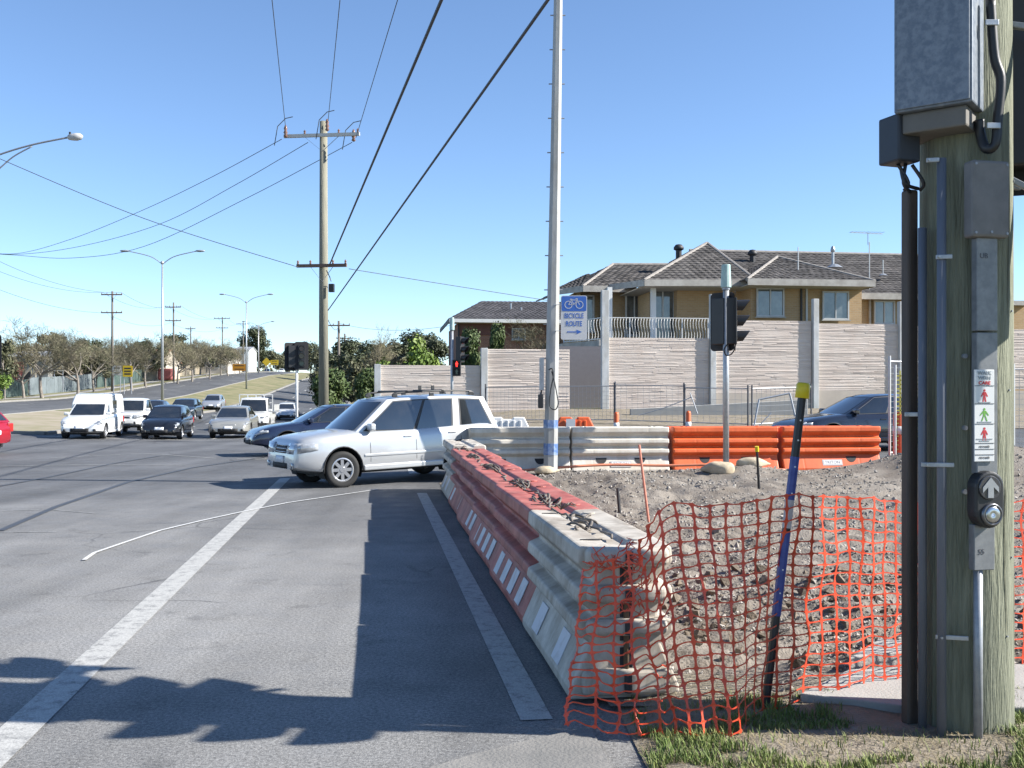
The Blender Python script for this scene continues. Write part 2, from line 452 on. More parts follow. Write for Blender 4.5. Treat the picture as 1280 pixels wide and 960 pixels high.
def kerb(w, y0, y1):
    mb = MB(); ys = spaced(y0, y1, 2, 1.03); prof = ((-.15, -.05), (-.15, .125), (.13, .125), (.15, .10), (.15, -.05)); n = 5
    for y in ys:
        c = WY(w, y)
        for a, z in prof: mb.v.append((c.x + a, c.y, c.z + z))
    mb.f = [(j * n + i, j * n + i + 1, (j + 1) * n + i + 1, (j + 1) * n + i) for j in range(len(ys) - 1) for i in range(n - 1)]
    mb.f += [tuple(range(n)), tuple(reversed(range((len(ys) - 1) * n, len(ys) * n)))]
    tag(mb.build('kerb', M_kerb), kind='structure')
for w in (-28.1, -20.4, -14.0, -2.9): kerb(w, 44.5, 440)
# nose of the median
mb = MB()
c0, c1 = WY(-20.4, 44.5), WY(-14.0, 44.5)
mb.prism([(c0.x, c0.y - .15, c0.z - .05), (c1.x, c1.y - .15, c1.z - .05), (c1.x, c1.y - .15, c1.z + .125), (c0.x, c0.y - .15, c0.z + .125)], (0, .3, 0))
tag(mb.build('kerb', M_kerb), kind='structure')

# painted markings, each a thin sheet on the asphalt
def wline(w, y0, y1, width, m=M_paint, dz=.005, n=None, name='lane_line'):
    n = n or max(2, int((y1 - y0) / 1.5))
    pts = [(w - AX * y, y) for y in lin(y0, y1, n)]
    return sheet_ribbon(pts, width, dz, name, m)
wline(-1.80, 2.5, 21.4, .21)
wline(.86, 5.45, 18.2, .17, name='edge_line')
wline(.86, 22.0, 23.2, .17, name='edge_line')
wline(-9.9, 43, 43.8, .1)
for w0, w1 in ((-14.0, -3.2),):
    sheet_ribbon([(w - AX * 43.2, 43.2) for w in lin(w0, w1, 8)], .35, .005, 'stop_line', M_paint)
for w in (-10.6, -6.9):
    wline(w, 44.6, 62, .12, M_paint, .006)
    for k in range(18):
        wline(w, 66 + 12 * k, 69.5 + 12 * k, .13, M_paint, .006)
for k in range(22):
    wline(-24.3, 47 + 12 * k, 50.5 + 12 * k, .14, M_paint, .006)
wline(-3.3, 46, 300, .1, M_paint_old, .006)
def pixel_line(px, width, name, m, dz=.006, sub=10):
    w = [G(u, v) for u, v in px]; pts = []
    for i in range(len(w) - 1):
        for k in range(sub):
            pts.append(w[i].lerp(w[i + 1], k / sub))
    pts.append(w[-1])
    return sheet_ribbon([(p.x, p.y) for p in pts], width, dz, name, m)
pixel_line([(105, 701), (118, 692), (150, 681), (200, 664), (250, 652), (300, 641), (360, 629), (420, 620), (472, 612)], .045, 'chalk_line', M_chalk, .012, 6)
pixel_line([(0, 583), (110, 581), (240, 582)], .10, 'faded_line', M_paint_old, .006)
pixel_line([(0, 639), (60, 637), (118, 642)], .035, 'faded_line', M_paint_old, .006)
pixel_line([(0, 666), (70, 665)], .035, 'faded_line', M_paint_old, .006)
pixel_line([(60, 573), (180, 567), (270, 573)], .09, 'faded_line', M_paint_old, .006)
pixel_line([(296, 574), (333, 574)], .12, 'faded_line', M_paint, .006)
M_tar = mat('tar_seam', (.06, .06, .062), .5, var=.2, scale=6)
pixel_line([(0, 664), (70, 634), (160, 603), (240, 585), (330, 572)], .10, 'tar_seam', M_tar, .009)
pixel_line([(0, 608), (60, 597), (140, 580), (200, 570)], .08, 'tar_seam', M_tar, .009)
# concrete gutter apron at the corner in front of the barriers
def flat_poly(px, dz, name, m, th=0.0, kind='structure'):
    pts = [V((G(u, v).x, G(u, v).y, dz)) for u, v in px]
    mb = MB()
    if th: mb.prism([p - V((0, 0, th)) for p in pts], (0, 0, th))
    else: mb.poly(pts)
    o = mb.build(name, m)
    if kind: tag(o, kind=kind)
    return o
flat_poly([(470, 1010), (520, 968), (590, 946), (660, 928), (738, 911), (772, 975), (800, 1040), (500, 1060)], .012, 'gutter_apron', mat('gutter_concrete', (.25, .24, .225), .9, col2=(.18, .178, .17), scale=1.6, bump=.4))
# asphalt continues under the barriers, then dirt
# ------------------------------------------------------------------ torn-up dirt of the works
def Dh(x, y):
    w = x + AX * y
    e = smooth(1.25, 2.2, w)
    edge = smooth(5.75, 6.6, y)
    base = .03 + .17 * smooth(6.5, 18.5, y) * e
    n1 = noise.fractal(V((x * .55, y * .55, 1.3)), 1.0, 2.0, 5) * .085
    n2 = noise.fractal(V((x * 2.6, y * 2.6, 4.1)), .9, 2.1, 5)
    n3 = abs(noise.noise(V((x * 6.5, y * 6.5, 9.0)))) * .05
    mound = .17 * math.exp(-((x - 1.55) ** 2 / .9 + (y - 17.6) ** 2 / 3.0)) + .16 * math.exp(-((x - 4.2) ** 2 / 1.2 + (y - 19.7) ** 2 / .8))
    mound += .55 * math.exp(-((x - 8.6) ** 2 / 2.2 + (y - 20.3) ** 2 / 1.6)) + .09 * math.exp(-((x - .75) ** 2 / .5 + (y - 19.6) ** 2 / .5))
    mound += .5 * math.exp(-((x - 11.5) ** 2 / 8 + (y - 19.0) ** 2 / 5))
    rough = .25 + .75 * smooth(20.5, 18.5, y) if True else 1
    return base + mound * .9 + (n1 + n2 * .068 + n3) * e * rough * (0.35 + .65 * edge) * smooth(5.6, 6.1, y)
dx = lin(1.28, 6.0, 96) + spaced(6.08, 26, .1, 1.035)
dy = lin(5.6, 12, 130) + spaced(12.06, 20.95, .07, 1.012)
terrain_sheet('dirt_ground', M_dirt, dx, dy, .0, fn=Dh)
random.seed(5)
rocks = [[], []]
def rock_mesh(mb, c, r, rnd):
    vs = []; ax = (rnd.uniform(.7, 1.4), rnd.uniform(.7, 1.3), rnd.uniform(.5, .95))
    for a in ((1, 0, 0), (-1, 0, 0), (0, 1, 0), (0, -1, 0), (0, 0, 1), (0, 0, -1)):
        q = V(a) * rnd.uniform(.75, 1.15); vs.append(V((q.x * ax[0], q.y * ax[1], q.z * ax[2])) * r)
    M = Matrix.Rotation(rnd.uniform(0, 6.3), 3, V((rnd.uniform(-1, 1), rnd.uniform(-1, 1), 1)))
    mb.add([M @ q + V(c) for q in vs], [(0, 2, 4), (2, 1, 4), (1, 3, 4), (3, 0, 4), (2, 0, 5), (1, 2, 5), (3, 1, 5), (0, 3, 5)])
rnd = random.Random(11)
mb = MB()
for k in range(42000):
    y = 5.85 + 14.8 * rnd.random() ** 1.6
    w = 1.75 + (1.2 + y * .62) * rnd.random() + (0 if rnd.random() < .8 else rnd.random() * 6)
    x = w - AX * y
    dens = noise.noise(V((x * .8, y * .8, 3.3)))
    if rnd.random() > .55 + dens: continue
    r = rnd.choice((.005, .006, .008, .010, .014)) * (1 + .055 * y) * rnd.uniform(.7, 1.3)
    if rnd.random() < .012: r *= 2.2
    rock_mesh(mb, (x, y, Dh(x, y) + r * .25), r, rnd)
tag(mb.build('gravel', M_rock, fix=False), 'loose gravel and clods scattered over the dug-up dirt', 'gravel', kind='stuff')
mb = MB()
for k in range(420):
    y = rnd.uniform(6.1, 9.5); w = rnd.uniform(2.1, 5.2); x = w - AX * y; r = .02 + .05 * rnd.random() ** 2.2
    rock_mesh(mb, (x, y, Dh(x, y) + r * .2), r, rnd)
sub = mb.build('clods', mat('clod', (.17, .135, .10), .95, var=.3, scale=9, bump=.8, bscale=40, island=.25), fix=False)
tag(sub, 'larger earth clods lying behind the orange mesh fence', 'clods', kind='stuff')

# ------------------------------------------------------------------ grass verge and broken footpath at the pole
def Vh(x, y):
    return .035 + .03 * noise.fractal(V((x * 1.8, y * 1.8, 7)), 1, 2, 4) + .0
vx = lin(.60, 5.5, 60); vy = lin(2.6, 6.2, 44)
mb = MB(); nx = len(vx)
for y in vy:
    for x in vx:
        xx = x - .05 * (y - 5.0)
        mb.v.append((xx, y, Vh(xx, y) * smooth(.56, .8, xx) + .006))
mb.f = [(j * nx + i, j * nx + i + 1, (j + 1) * nx + i + 1, (j + 1) * nx + i) for j in range(len(vy) - 1) for i in range(nx - 1)]
tag(mb.build('verge', M_soil, smooth=True), kind='structure')
mb = MB()
def in_bare(x, y):
    return noise.noise(V((x * 1.7, y * 2.4, 2.2))) + .45 * math.exp(-((x - 1.75) ** 2 / .35 + (y - 5.03) ** 2 / .035)) > .22
for k in range(60000):
    x = rnd.uniform(.62, 4.2); y = rnd.uniform(4.35, 5.75)
    if y > 5.5 and not (1.1 < x < 1.9 or x > 2.5 or noise.noise(V((x * 4, y * 4, 1))) > .15): continue
    if in_bare(x, y) and rnd.random() < .93: continue
    if 1.75 < x < 2.55 and 5.15 < y < 5.75: continue
    if rnd.random() > .72 or noise.noise(V((x * 5.5, y * 6.5, 8.8))) < -.22: continue
    h = rnd.uniform(.015, .055) * (1.2 if noise.noise(V((x * 3, y * 3, 5))) > 0 else .8); a = rnd.uniform(0, 6.28); wd = rnd.uniform(.0015, .0035)
    z = Vh(x, y) * smooth(.56, .8, x) + .004
    d = V((math.cos(a), math.sin(a), 0)); s = V((-d.y, d.x, 0)) * wd
    p = V((x, y, z)); lean = rnd.uniform(.1, .9) * h
    t = p + d * lean + V((0, 0, h)); mid = p + d * lean * .35 + V((0, 0, h * .6))
    mb.add([p + s, p - s, mid - s * .8, mid + s * .8, t], [(0, 1, 2, 3), (3, 2, 4)])
mb2 = MB()
for k in range(9000):
    x = rnd.uniform(.62, 4.2); y = rnd.uniform(4.35, 5.75)
    if 1.75 < x < 2.55 and 5.15 < y < 5.75: continue
    a = rnd.uniform(0, 6.28); h = rnd.uniform(.004, .03); l = rnd.uniform(.015, .06); z = Vh(x, y) * smooth(.56, .8, x) + .008
    d = V((math.cos(a), math.sin(a), 0)); s = V((-d.y, d.x, 0)) * .0016; p = V((x, y, z))
    mb2.add([p + s, p - s, p + d * l - s * .3 + V((0, 0, h)), p + d * l + s * .3 + V((0, 0, h))], [(0, 1, 2, 3)])
tag(mb2.build('dead_grass', mat('straw', (.34, .28, .15), .8, col2=(.22, .17, .10), scale=3, island=.3), fix=False), 'dry straw-coloured grass litter around the green timber pole', 'dead grass', kind='stuff')
tag(mb.build('grass', M_grass, fix=False), 'short patchy grass around the foot of the green timber pole', 'grass', kind='stuff')
# concrete footpath slabs behind the mesh, broken and tilted
def slab(px, z0, th, tilt, name='footpath_slab'):
    pts = [G(u, v) for u, v in px]; mb = MB(); c = sum(pts, V()) / len(pts)
    top = [V((p.x, p.y, z0 + (p.x - c.x) * tilt[0] + (p.y - c.y) * tilt[1])) for p in pts]
    mb.prism([p - V((0, 0, th)) for p in top], (0, 0, th))
    return tag(mb.build(name, M_conc, bevel=.008), kind='structure')
slab([(1000, 886), (1128, 900), (1185, 872), (1128, 850), (1060, 856)], .085, .11, (-.01, .02))
slab([(1190, 874), (1135, 899), (1330, 905), (1420, 860), (1250, 846)], .085, .11, (.01, .0))
slab([(1062, 852), (1130, 846), (1180, 838), (1100, 832)], .16, .10, (.0, .08))
# ------------------------------------------------------------------ water-filled plastic barriers
BP = [(.255, .90), (.27, .88), (.275, .80), (.19, .715), (.185, .69), (.27, .655), (.28, .585), (.19, .515), (.185, .49), (.275, .455), (.285, .39), (.20, .325), (.215, .295), (.315, .06), (.315, 0)]
def barrier_body(L, H=.9, seed=0):
    """cross-section swept along local y (length), rounded ends, hollow groove along the top"""
    rn = random.Random(seed); mb = MB(); k = H / .9
    top = [(.0, .865), (.055, .865), (.075, .893), (.215, .90)]
    half = [(x, z * k) for x, z in BP]; tp = [(x, z * k) for x, z in top]
    ring = [(-x, z) for x, z in reversed(tp)] + [(x, z) for x, z in tp[1:]]
    ring = ring + half + [(-x, z) for x, z in reversed(half)]
    n = len(ring)
    ys = [-.5, -.488, -.46, -.3, -.285, -.27, 0.0, .27, .285, .3, .46, .488, .5]
    for yy in ys:
        e = abs(yy) * 2
        s = 1.0 if e < .95 else (.99 if e < .98 else .96)
        if abs(abs(yy) - .285) < .001: s = .992
        for x, z in ring:
            bow = .006 * math.sin(3.1 * yy + seed) if abs(x) > .2 else 0
            mb.v.append((x * s + bow, yy * L, z if z > .02 else z))
    m = len(ys)
    mb.f = [(j * n + i, j * n + (i + 1) % n, (j + 1) * n + (i + 1) % n, (j + 1) * n + i) for j in range(m - 1) for i in range(n)]
    mb.f += [tuple(range(n)), tuple(reversed(range((m - 1) * n, m * n)))]
    return mb
def make_barrier(label, m, L, loc, rz, seed, H=.9, patches=0, plate=None, group=None, endpin=False):
    t = thing('water_barrier', label, 'barrier', loc, rz, group)
    barrier_body(L, H, seed).build('body', m, t, bevel=.012, seg=2)
    k = H / .9
    for s in ((-1, 1) if not patches else (1,)):        # forklift pockets in the skirt
        for yy in (-.2, .2):
            mb = MB(); c = V((s * .268 * 1.0, yy * L, .235 * k)); sl = (.315 - .225) / .23
            ring = []
            for i in range(9):
                a = math.pi + math.pi * i / 8
                dy, dz = .11 * math.cos(a), .115 * math.sin(a) + .055
                z = c.z + dz; xx = .215 + (.295 * k - z) * (.10 / .235) + .004
                ring.append((s * xx, c.y + dy, z))
            mb.prism(ring, (-s * .012, 0, 0)); mb.build('fork_pocket', M_blackm, t)
    for i in range(patches):
        yy = (-.42 + .84 * (i + .5) / patches) * L; mb = MB(); s = -1
        a = (.222 + .005, .275 * k); b = (.303 + .005, .085 * k)
        pts = [(s * a[0], yy - .115, a[1]), (s * a[0], yy + .115, a[1]), (s * b[0], yy + .115, b[1]), (s * b[0], yy - .115, b[1])]
        mb.prism(pts, (.006, 0, 0)); mb.build('reflector', M_reflect, t)
    for yy in (-.36, .36):                              # filler caps on top
        mb = MB().cyl((.13, yy * L, .885 * k), (.13, yy * L, .906 * k), .045, n=14); mb.build('filler_cap', m, t, bevel=.004)
        mb = MB().box((-.14, yy * L, .9015 * k), (.13, .012, .006)); mb.build('top_slot', M_blackm, t)
    if endpin:
        for z0, z1 in ((.02, .30), (.34, .44), (.48, .62), (.66, .86)):
            MB().box((0, -.5 * L + .005, (z0 + z1) / 2 * k), (.07, .016, (z1 - z0) * k)).build('pin_pocket', M_trim, t)
        MB().cyl((0, -.5 * L - .008, .03), (0, -.5 * L - .008, .86 * k), .016, n=10).build('hinge_pin', mat('rusty_pin', (.20, .12, .06), .8, col2=(.10, .07, .05), scale=30), t, smooth=True)
        for z, w_, h_, d_ in ((.10, .50, .15, .10), (.425, .46, .095, .13), (.62, .45, .10, .14), (.84, .47, .11, .15)):
            MB().box((0, -.5 * L + .005, z * k), (w_, d_, h_)).build('hinge_lug', m, t, bevel=.038, seg=4)
            MB().cyl((0, -.5 * L - d_ * .5 - .004, (z - h_ * .35) * k), (0, -.5 * L - d_ * .5 - .004, (z + h_ * .35) * k), .022, n=10).build('pin_hole', M_trim, t)
    if plate:
        s, txt = plate
        sl = .10 / .235; ang = math.atan(sl)
        Mx = Matrix.Translation((s * (.215 + .125 * sl + .006), 0, .17 * k)) @ Matrix.Rotation(s * R(90), 4, 'Z') @ Matrix.Rotation(R(90) - ang, 4, 'X')
        mb = MB().box((0, 0, 0), (.42, .125, .004)); o = mb.build('name_plate', mat('barrier_plate', (.50, .50, .50), .5, var=.15, scale=20), t); o.matrix_local = Mx
        MB().box((0, 0, .003), (.37, .085, .003)).build('plate_face', M_white, o)
        text_mesh('lettering', txt, .085, mat('plate_ink', (.16, .17, .21), .6), o, Matrix.Translation((0, 0, .0055)), .0008, sx=1.05)
    return t
ROW_RZ = math.atan(AX)
def barrier_on_row(y0, y1, w, label, m, seed, **kw):
    yc = (y0 + y1) / 2; L = math.hypot(y1 - y0, AX * (y1 - y0)) - .015
    x = w - AX * yc
    make_barrier(label, m, L, (x, yc, .032), ROW_RZ + kw.pop('yaw', 0), seed, H=kw.pop('H', .84), **kw)
GB = 'barriers lined along the edge line'
barrier_on_row(5.74, 7.62, 1.40, 'dirty white plastic barrier with net tied on its open end', M_whbar, 1, patches=2, group=GB, endpin=True)
barrier_on_row(7.62, 9.82, 1.41, 'faded red plastic barrier joined to the dirty white barrier with the net', M_redbar, 2, patches=4, group=GB)
barrier_on_row(9.82, 12.02, 1.43, 'faded red plastic barrier, second red one from the net-tied white barrier', M_redbar, 3, patches=4, group=GB)
barrier_on_row(12.02, 14.2, 1.46, 'faded red plastic barrier, third red one from the net-tied white barrier', M_redbar, 4, patches=4, group=GB)
barrier_on_row(14.2, 16.4, 1.50, 'faded red plastic barrier, fourth red one, next to the short white barrier', M_redbar, 5, patches=4, group=GB)
barrier_on_row(16.4, 18.75, 1.53, 'white plastic barrier beyond the red ones, in front of the silver car', M_whbar, 6, patches=3, group=GB, H=.89)
# row across the works
GB2 = 'barriers across the mouth of the side street'
def row2(u0, u1, Y, label, m, seed, plate=None, yaw=0, z=.185):
    x0, x1 = (u0 - CX) * Y / F, (u1 - CX) * Y / F
    make_barrier(label, m, x1 - x0 - .012, ((x0 + x1) / 2, Y, z), R(90) + yaw, seed, H=.90, plate=plate, group=GB2)
row2(586, 711, 20.55, 'dirty white plastic barrier behind the tall grey pole', M_whbar2, 7, yaw=.125)
row2(711, 834, 20.8, 'dirty white plastic barrier with a name plate beside the orange barriers', M_whbar2, 8, plate=(-1, 'TRITON'), yaw=.125)
row2(835, 970, 21.06, 'orange plastic barrier behind the sandbags and signal pole', M_orange, 9, yaw=.125)
row2(970, 1097, 21.32, 'orange plastic barrier with a name plate in front of dark sedan', M_orange, 10, plate=(-1, 'TRITON'), yaw=.12)
# smaller barriers in the side street
def small_barrier(u0, u1, Y, label, m, square=False):
    x0, x1 = (u0 - CX) * Y / F, (u1 - CX) * Y / F; L = x1 - x0; xc = (x0 + x1) / 2
    t = thing('traffic_barrier', label, 'barrier', (xc, Y, Hg(xc, Y)), 0, 'low barriers in the side street')
    prof = [(-L / 2, 0), (L / 2, 0), (L / 2, .35), (L / 2 - .18, .72), (L / 2 - .5, .72), (L / 2 - .52, .66), (-L / 2 + .52, .66), (-L / 2 + .5, .72), (-L / 2 + .18, .72), (-L / 2, .35)]
    mb = MB(); n = len(prof)
    for yy in (-.22, .22):
        for x, z in prof: mb.v.append((x, yy * (1.25 - .6 * z), z))
    mb.f = [tuple(range(n)), tuple(reversed(range(n, 2 * n)))] + [(i, n + i, n + (i + 1) % n, (i + 1) % n) for i in range(n)]
    mb.build('body', m, t, bevel=.03)
    for x in lin(-L / 2 + .3, L / 2 - .3, 5):
        MB().box((x, -.215, .42), (.07, .06, .42)).build('rib', m, t, bevel=.015)
    if square: MB().box((-.12, -.26, .55), (.26, .012, .24)).build('white_panel', M_white, t)
small_barrier(606, 663, 30.5, 'low white plastic barrier behind the silver car tail', M_white)
small_barrier(692, 744, 29.5, 'low orange plastic barrier with a white square panel', M_orange, True)

# wire ties and rope running along the top of the barriers
M_rope = mat('rusty_wire', (.10, .085, .07), .7, col2=(.22, .19, .16), scale=25)
def on_row(w, y, z): return V((w - AX * y, y, z))
rt = thing('tie_wire', 'rusty wire loops twisted along the tops of red barriers', 'wire', on_row(1.40, 6.2, .86))
base = on_row(1.40, 6.2, .86)
rr = random.Random(3)
def local(p): return V(p) - base
ztop = .032 + .84 * (.865 / .9) + .01
pts = []; y = 6.1; k = 0
while y < 17.4:
    pts.append(local(on_row(1.37 + .05 * math.sin(y * 2.3) + rr.uniform(-.035, .035), y, ztop + rr.uniform(0, .035))))
    y += .09 + .04 * rr.random()
MB().tube(pts, .008, 6).build('strand', M_rope, rt, smooth=True)
for y0 in (6.6, 7.0, 8.2, 8.5, 9.75, 9.95, 11.9, 12.1, 12.3, 14.1, 14.3, 16.3, 16.5, 16.7):
    for q in range(2):
        w0 = 1.38 + rr.uniform(-.05, .07); a = rr.uniform(-.5, .5); el = rr.uniform(.10, .2); ew = rr.uniform(.03, .06)
        ring = []
        for i in range(15):
            t = 2 * math.pi * i / 14
            dx, dy = ew * math.cos(t), el * math.sin(t)
            ring.append(local(on_row(w0 + dx * math.cos(a) - dy * math.sin(a), y0 + .12 * q + dx * math.sin(a) + dy * math.cos(a), ztop + .015 + .022 * math.sin(2 * t + q))))
        MB().tube(ring, .009, 6, cap=False).build('loop', M_rope, rt, smooth=True)
for y0 in (7.62, 9.8, 12.05, 14.2, 16.4):
    mb = MB(); a = on_row(1.38, y0, ztop + .02)
    for q in range(5):
        b = a + V((rr.uniform(-.12, .12), rr.uniform(-.14, .14), rr.uniform(-.01, .05)))
        mid = (a + b) / 2 + V((rr.uniform(-.04, .04), rr.uniform(-.04, .04), .035))
        mb.tube([local(a), local(mid), local(b)], .005, 5)
    mb.build('knot', M_rope, rt, smooth=True)

# ------------------------------------------------------------------ orange mesh fence
CTRL = [(728, 712, 5.52, 708, 915, 5.25), (762, 700, 5.45, 765, 922, 5.18), (796, 684, 5.42, 812, 928, 5.12), (822, 640, 5.38, 862, 932, 5.09),
        (860, 630, 5.36, 895, 932, 5.09), (905, 632, 5.38, 922, 930, 5.12), (948, 626, 5.44, 945, 902, 5.40), (986, 619, 5.52, 972, 893, 5.55), (1060, 622, 5.72, 1062, 878, 5.78),
        (1130, 628, 5.92, 1130, 868, 5.98), (1200, 632, 6.1, 1200, 860, 6.15), (1320, 622, 6.4, 1320, 852, 6.45)]
def catmull(arr, t):
    n = len(arr) - 1; x = min(max(t, 0), .99999) * n; i = int(x); f = x - i
    g = lambda k: V(arr[min(max(k, 0), n)])
    a, b, c, d = g(i - 1), g(i), g(i + 1), g(i + 2)
    return .5 * ((2 * b) + (c - a) * f + (2 * a - 5 * b + 4 * c - d) * f * f + (3 * b - a - 3 * c + d) * f ** 3)
TOP = [P(a, b, c) for a, b, c, d, e, f in CTRL]; BOT = [P(d, e, f) for a, b, c, d, e, f in CTRL]
for q in BOT: q.z = max(q.z, .045)
NC, NR = 38, 18
seg_len = [0]
for i in range(400):
    seg_len.append(seg_len[-1] + (catmull(TOP, (i + 1) / 400) - catmull(TOP, i / 400)).length)
def t_at(s): return float(np.interp(s * seg_len[-1], seg_len, np.linspace(0, 1, 401)))
def net(s, r):
    t = t_at(s); a = catmull(TOP, t); b = catmull(BOT, t)
    p = a.lerp(b, r)
    sag = math.sin(math.pi * r)
    p += V((.018 * noise.noise(V((s * 34, r * 5, 0))), (.05 * noise.noise(V((s * 17, r * 3.2, 2))) - .0 * sag), .022 * noise.noise(V((s * 24, r * 4, 5)))))
    if s < .2:                                             # slack where it is tied to the barrier
        k = min(1, (.2 - s) / .08); p += V((.03 * noise.noise(V((s * 60, r * 5, 1))), .06 * noise.noise(V((s * 55, r * 4, 8))) - .02, .028 * noise.noise(V((s * 60, r * 5, 4))))) * k
    return p
nt_thing = thing('mesh_fence', 'orange plastic safety mesh strung from the white barrier past the blue post', 'mesh fence', (1.2, 5.4, .03))
off = V((1.2, 5.4, .03))
def ribbon(mb, fn, wfn, normal, n):
    vs = []
    for i in range(n + 1):
        f = i / n; p = fn(f); d = (fn(min(f + .02, 1)) - fn(max(f - .02, 0)))
        side = d.cross(normal).normalized() * wfn(f)
        vs += [p + side - off, p - side - off]
    mb.add(vs, [(2 * i, 2 * i + 1, 2 * i + 3, 2 * i + 2) for i in range(n)])
mbv, mbh = MB(), MB()
for i in range(NC):
    s = i / (NC - 1)
    for j in range(NR):
        r0 = j / NR; r1 = (j + 1) / NR
        nrm = (net(min(s + .01, 1), r0) - net(max(s - .01, 0), r0)).cross(V((0, 0, 1))).normalized()
        ribbon(mbv, lambda f: net(s, r0 + (r1 - r0) * f), lambda f: .0058 + .0095 * (abs(2 * f - 1)) ** 3, nrm, 6)
for j in range(NR + 1):
    r = j / NR
    for i in range(NC - 1):
        s0, s1 = i / (NC - 1), (i + 1) / (NC - 1)
        nrm = (net(s1, r) - net(s0, r)).cross(V((0, 0, 1))).normalized()
        def hp(f, s0=s0, s1=s1, r=r):
            p = net(s0 + (s1 - s0) * f, r); return p
        ribbon(mbh, hp, lambda f: .0032 + .008 * (abs(2 * f - 1)) ** 5, nrm, 6)
mbv.add(mbh.v, mbh.f)
for nm, m in (('mesh_web', mbv),):
    o = m.build(nm, M_or_net, nt_thing, fix=False); o['kind'] = 'stuff'; sd = o.modifiers.new('thick', 'SOLIDIFY'); sd.thickness = .0025; sd.offset = 0
mb = MB()                                                 # the torn, bunched end tied round the hinge pin
for k in range(46):
    a = P(rr.uniform(778, 802), rr.uniform(672, 765), 5.48 + rr.uniform(-.05, .05)); pts = [a]
    for q in range(3): pts.append(pts[-1] + V((rr.uniform(-.04, .04), rr.uniform(-.03, .03), rr.uniform(-.04, .035))))
    mb.tube([p - off for p in pts], .0032, 4)
for k in range(20):
    a = P(rr.uniform(735, 775), 700 + rr.uniform(-6, 14), 5.5); pts = [a, a + V((rr.uniform(-.05, .05), 0, rr.uniform(-.02, .05))), a + V((rr.uniform(-.08, .08), -.02, rr.uniform(-.02, .07)))]
    mb.tube([p - off for p in pts], .003, 4)
mb.build('bunched_end', M_or_net, nt_thing)

# leaning post that carries the mesh
a, b = G(955, 893), P(1004, 484, 5.56); a.z = -.02
t = thing('marker_post', 'leaning black and blue post with a yellow cap holding the mesh', 'post', a)
def seg_post(name, f0, f1, r, m, n=12, smooth=True):
    MB().cyl((b - a) * f0, (b - a) * f1, r, n=n).build(name, m, t, smooth=smooth)
M_blue = mat('blue_paint', (.03, .05, .24), .45, col2=(.05, .08, .30), scale=20)
MB().cyl((b - a) * 0, (b - a) * .985, .0235, n=8).build('shaft', M_black, t)
for f0, f1, m in ((.31, .565, M_blue), (.575, .66, mat('grey_tape', (.48, .47, .47), .6)), (.66, .79, M_blue)):
    MB().cyl((b - a) * f0, (b - a) * f1, .0255, n=8).build('painted_band', m, t)
MB().lathe([(.0, .052), (.03, .05), (.037, .04), (.037, -.03), (.034, -.032)], 16, (b - a) * .985, M=(b - a).to_track_quat('Z', 'Y').to_matrix()).build('cap', mat('yellow_cap', (.72, .56, .01), .4, var=.06), t, smooth=True)
for f in (.38, .45, .6, .68, .76, .84, .9):
    MB().cyl((b - a) * f + V((0, -.027, 0)), (b - a) * f + V((0, -.023, 0)), .0045, n=8).build('hole', M_white, t)
# small black stake with yellow tip, orange stake
def stake(label, base, top, r, m, tip=None):
    t = thing('stake', label, 'stake', base); d = top - base
    MB().cyl((0, 0, -.05), d, r, r * .9, 8).build('shaft', m, t)
    if tip: MB().cyl(d * .9, d * 1.02, r * 1.5, n=8).build('tip', tip, t)
p0 = V((P(949, 625, 16.5).x, 16.5, Dh(P(949, 625, 16.5).x, 16.5)))
stake('short black stake with a yellow tip in the dirt', p0, P(946, 559, 16.4), .022, M_black, MATS['yellow_cap'])
p0 = V((P(812, 662, 12.8).x, 12.8, Dh(P(812, 662, 12.8).x, 12.8)))
stake('thin faded orange stake leaning in the dirt', p0, P(799, 556, 12.8), .016, mat('faded_orange_stake', (.62, .25, .17), .6))
p0 = V((P(775, 640, 13.6).x, 13.6, Dh(P(775, 640, 13.6).x, 13.6)))
stake('short dark rusted bar standing out of the dirt', p0 , P(772, 610, 13.6), .022, M_trim)
# orange conduit lying along the barriers
pts = [P(u, v, Y) for u, v, Y in ((640, 592, 20.0), (690, 585, 20.2), (760, 581, 20.35), (830, 582, 20.42), (900, 589, 20.3), (985, 591, 20.2))]
for p in pts: p.z = max(p.z, Dh(p.x, p.y) + .02)
c = pts[0].copy()
t = MB().tube([catmull(pts, i / 30) - c for i in range(31)], .026, 8).build('conduit', mat('orange_conduit', (.70, .25, .14), .5), smooth=True); t.location = c
tag(t, 'faded orange conduit lying along the foot of the barriers', 'conduit')
# sandbags
def sandbag(label, u, v, Y, L, W, H, rz, seed):
    L, W = L * .85, W * .9; x = (u - CX) * Y / F; z = Dh(x, Y)
    mb = MB()
    def fn(i, j):
        th = 2 * math.pi * i; ph = math.pi * (j - .5)
        sg = lambda a, p: math.copysign(abs(a) ** p, a)
        q = V((L * sg(math.cos(ph), .7) * sg(math.cos(th), .75), W * sg(math.cos(ph), .7) * sg(math.sin(th), .75), H * sg(math.sin(ph), .8)))
        q *= 1 + .16 * noise.noise(q * 6 + V((seed, 0, 0))) + .07 * noise.noise(q * 17 + V((seed, 3, 0)))
        if q.z < -.55 * H: q.z = -.55 * H
        e_ = smooth(.35 * L, L, q.x); q.y *= 1 - .75 * e_; q.z *= 1 - .6 * e_; q.x *= 1 + .2 * e_
        return q + V((0, 0, .5 * H))
    mb.grid(fn, 28, 15, True)
    o = mb.build('sandbag', mat('hessian', (.50, .41, .28), .9, col2=(.62, .53, .38), scale=9, bump=.5, bscale=120), smooth=True)
    o.location = (x, Y, z); o.rotation_euler = (0, 0, rz)
    tag(o, label, 'sandbag', 'sandbags at the signal pole')
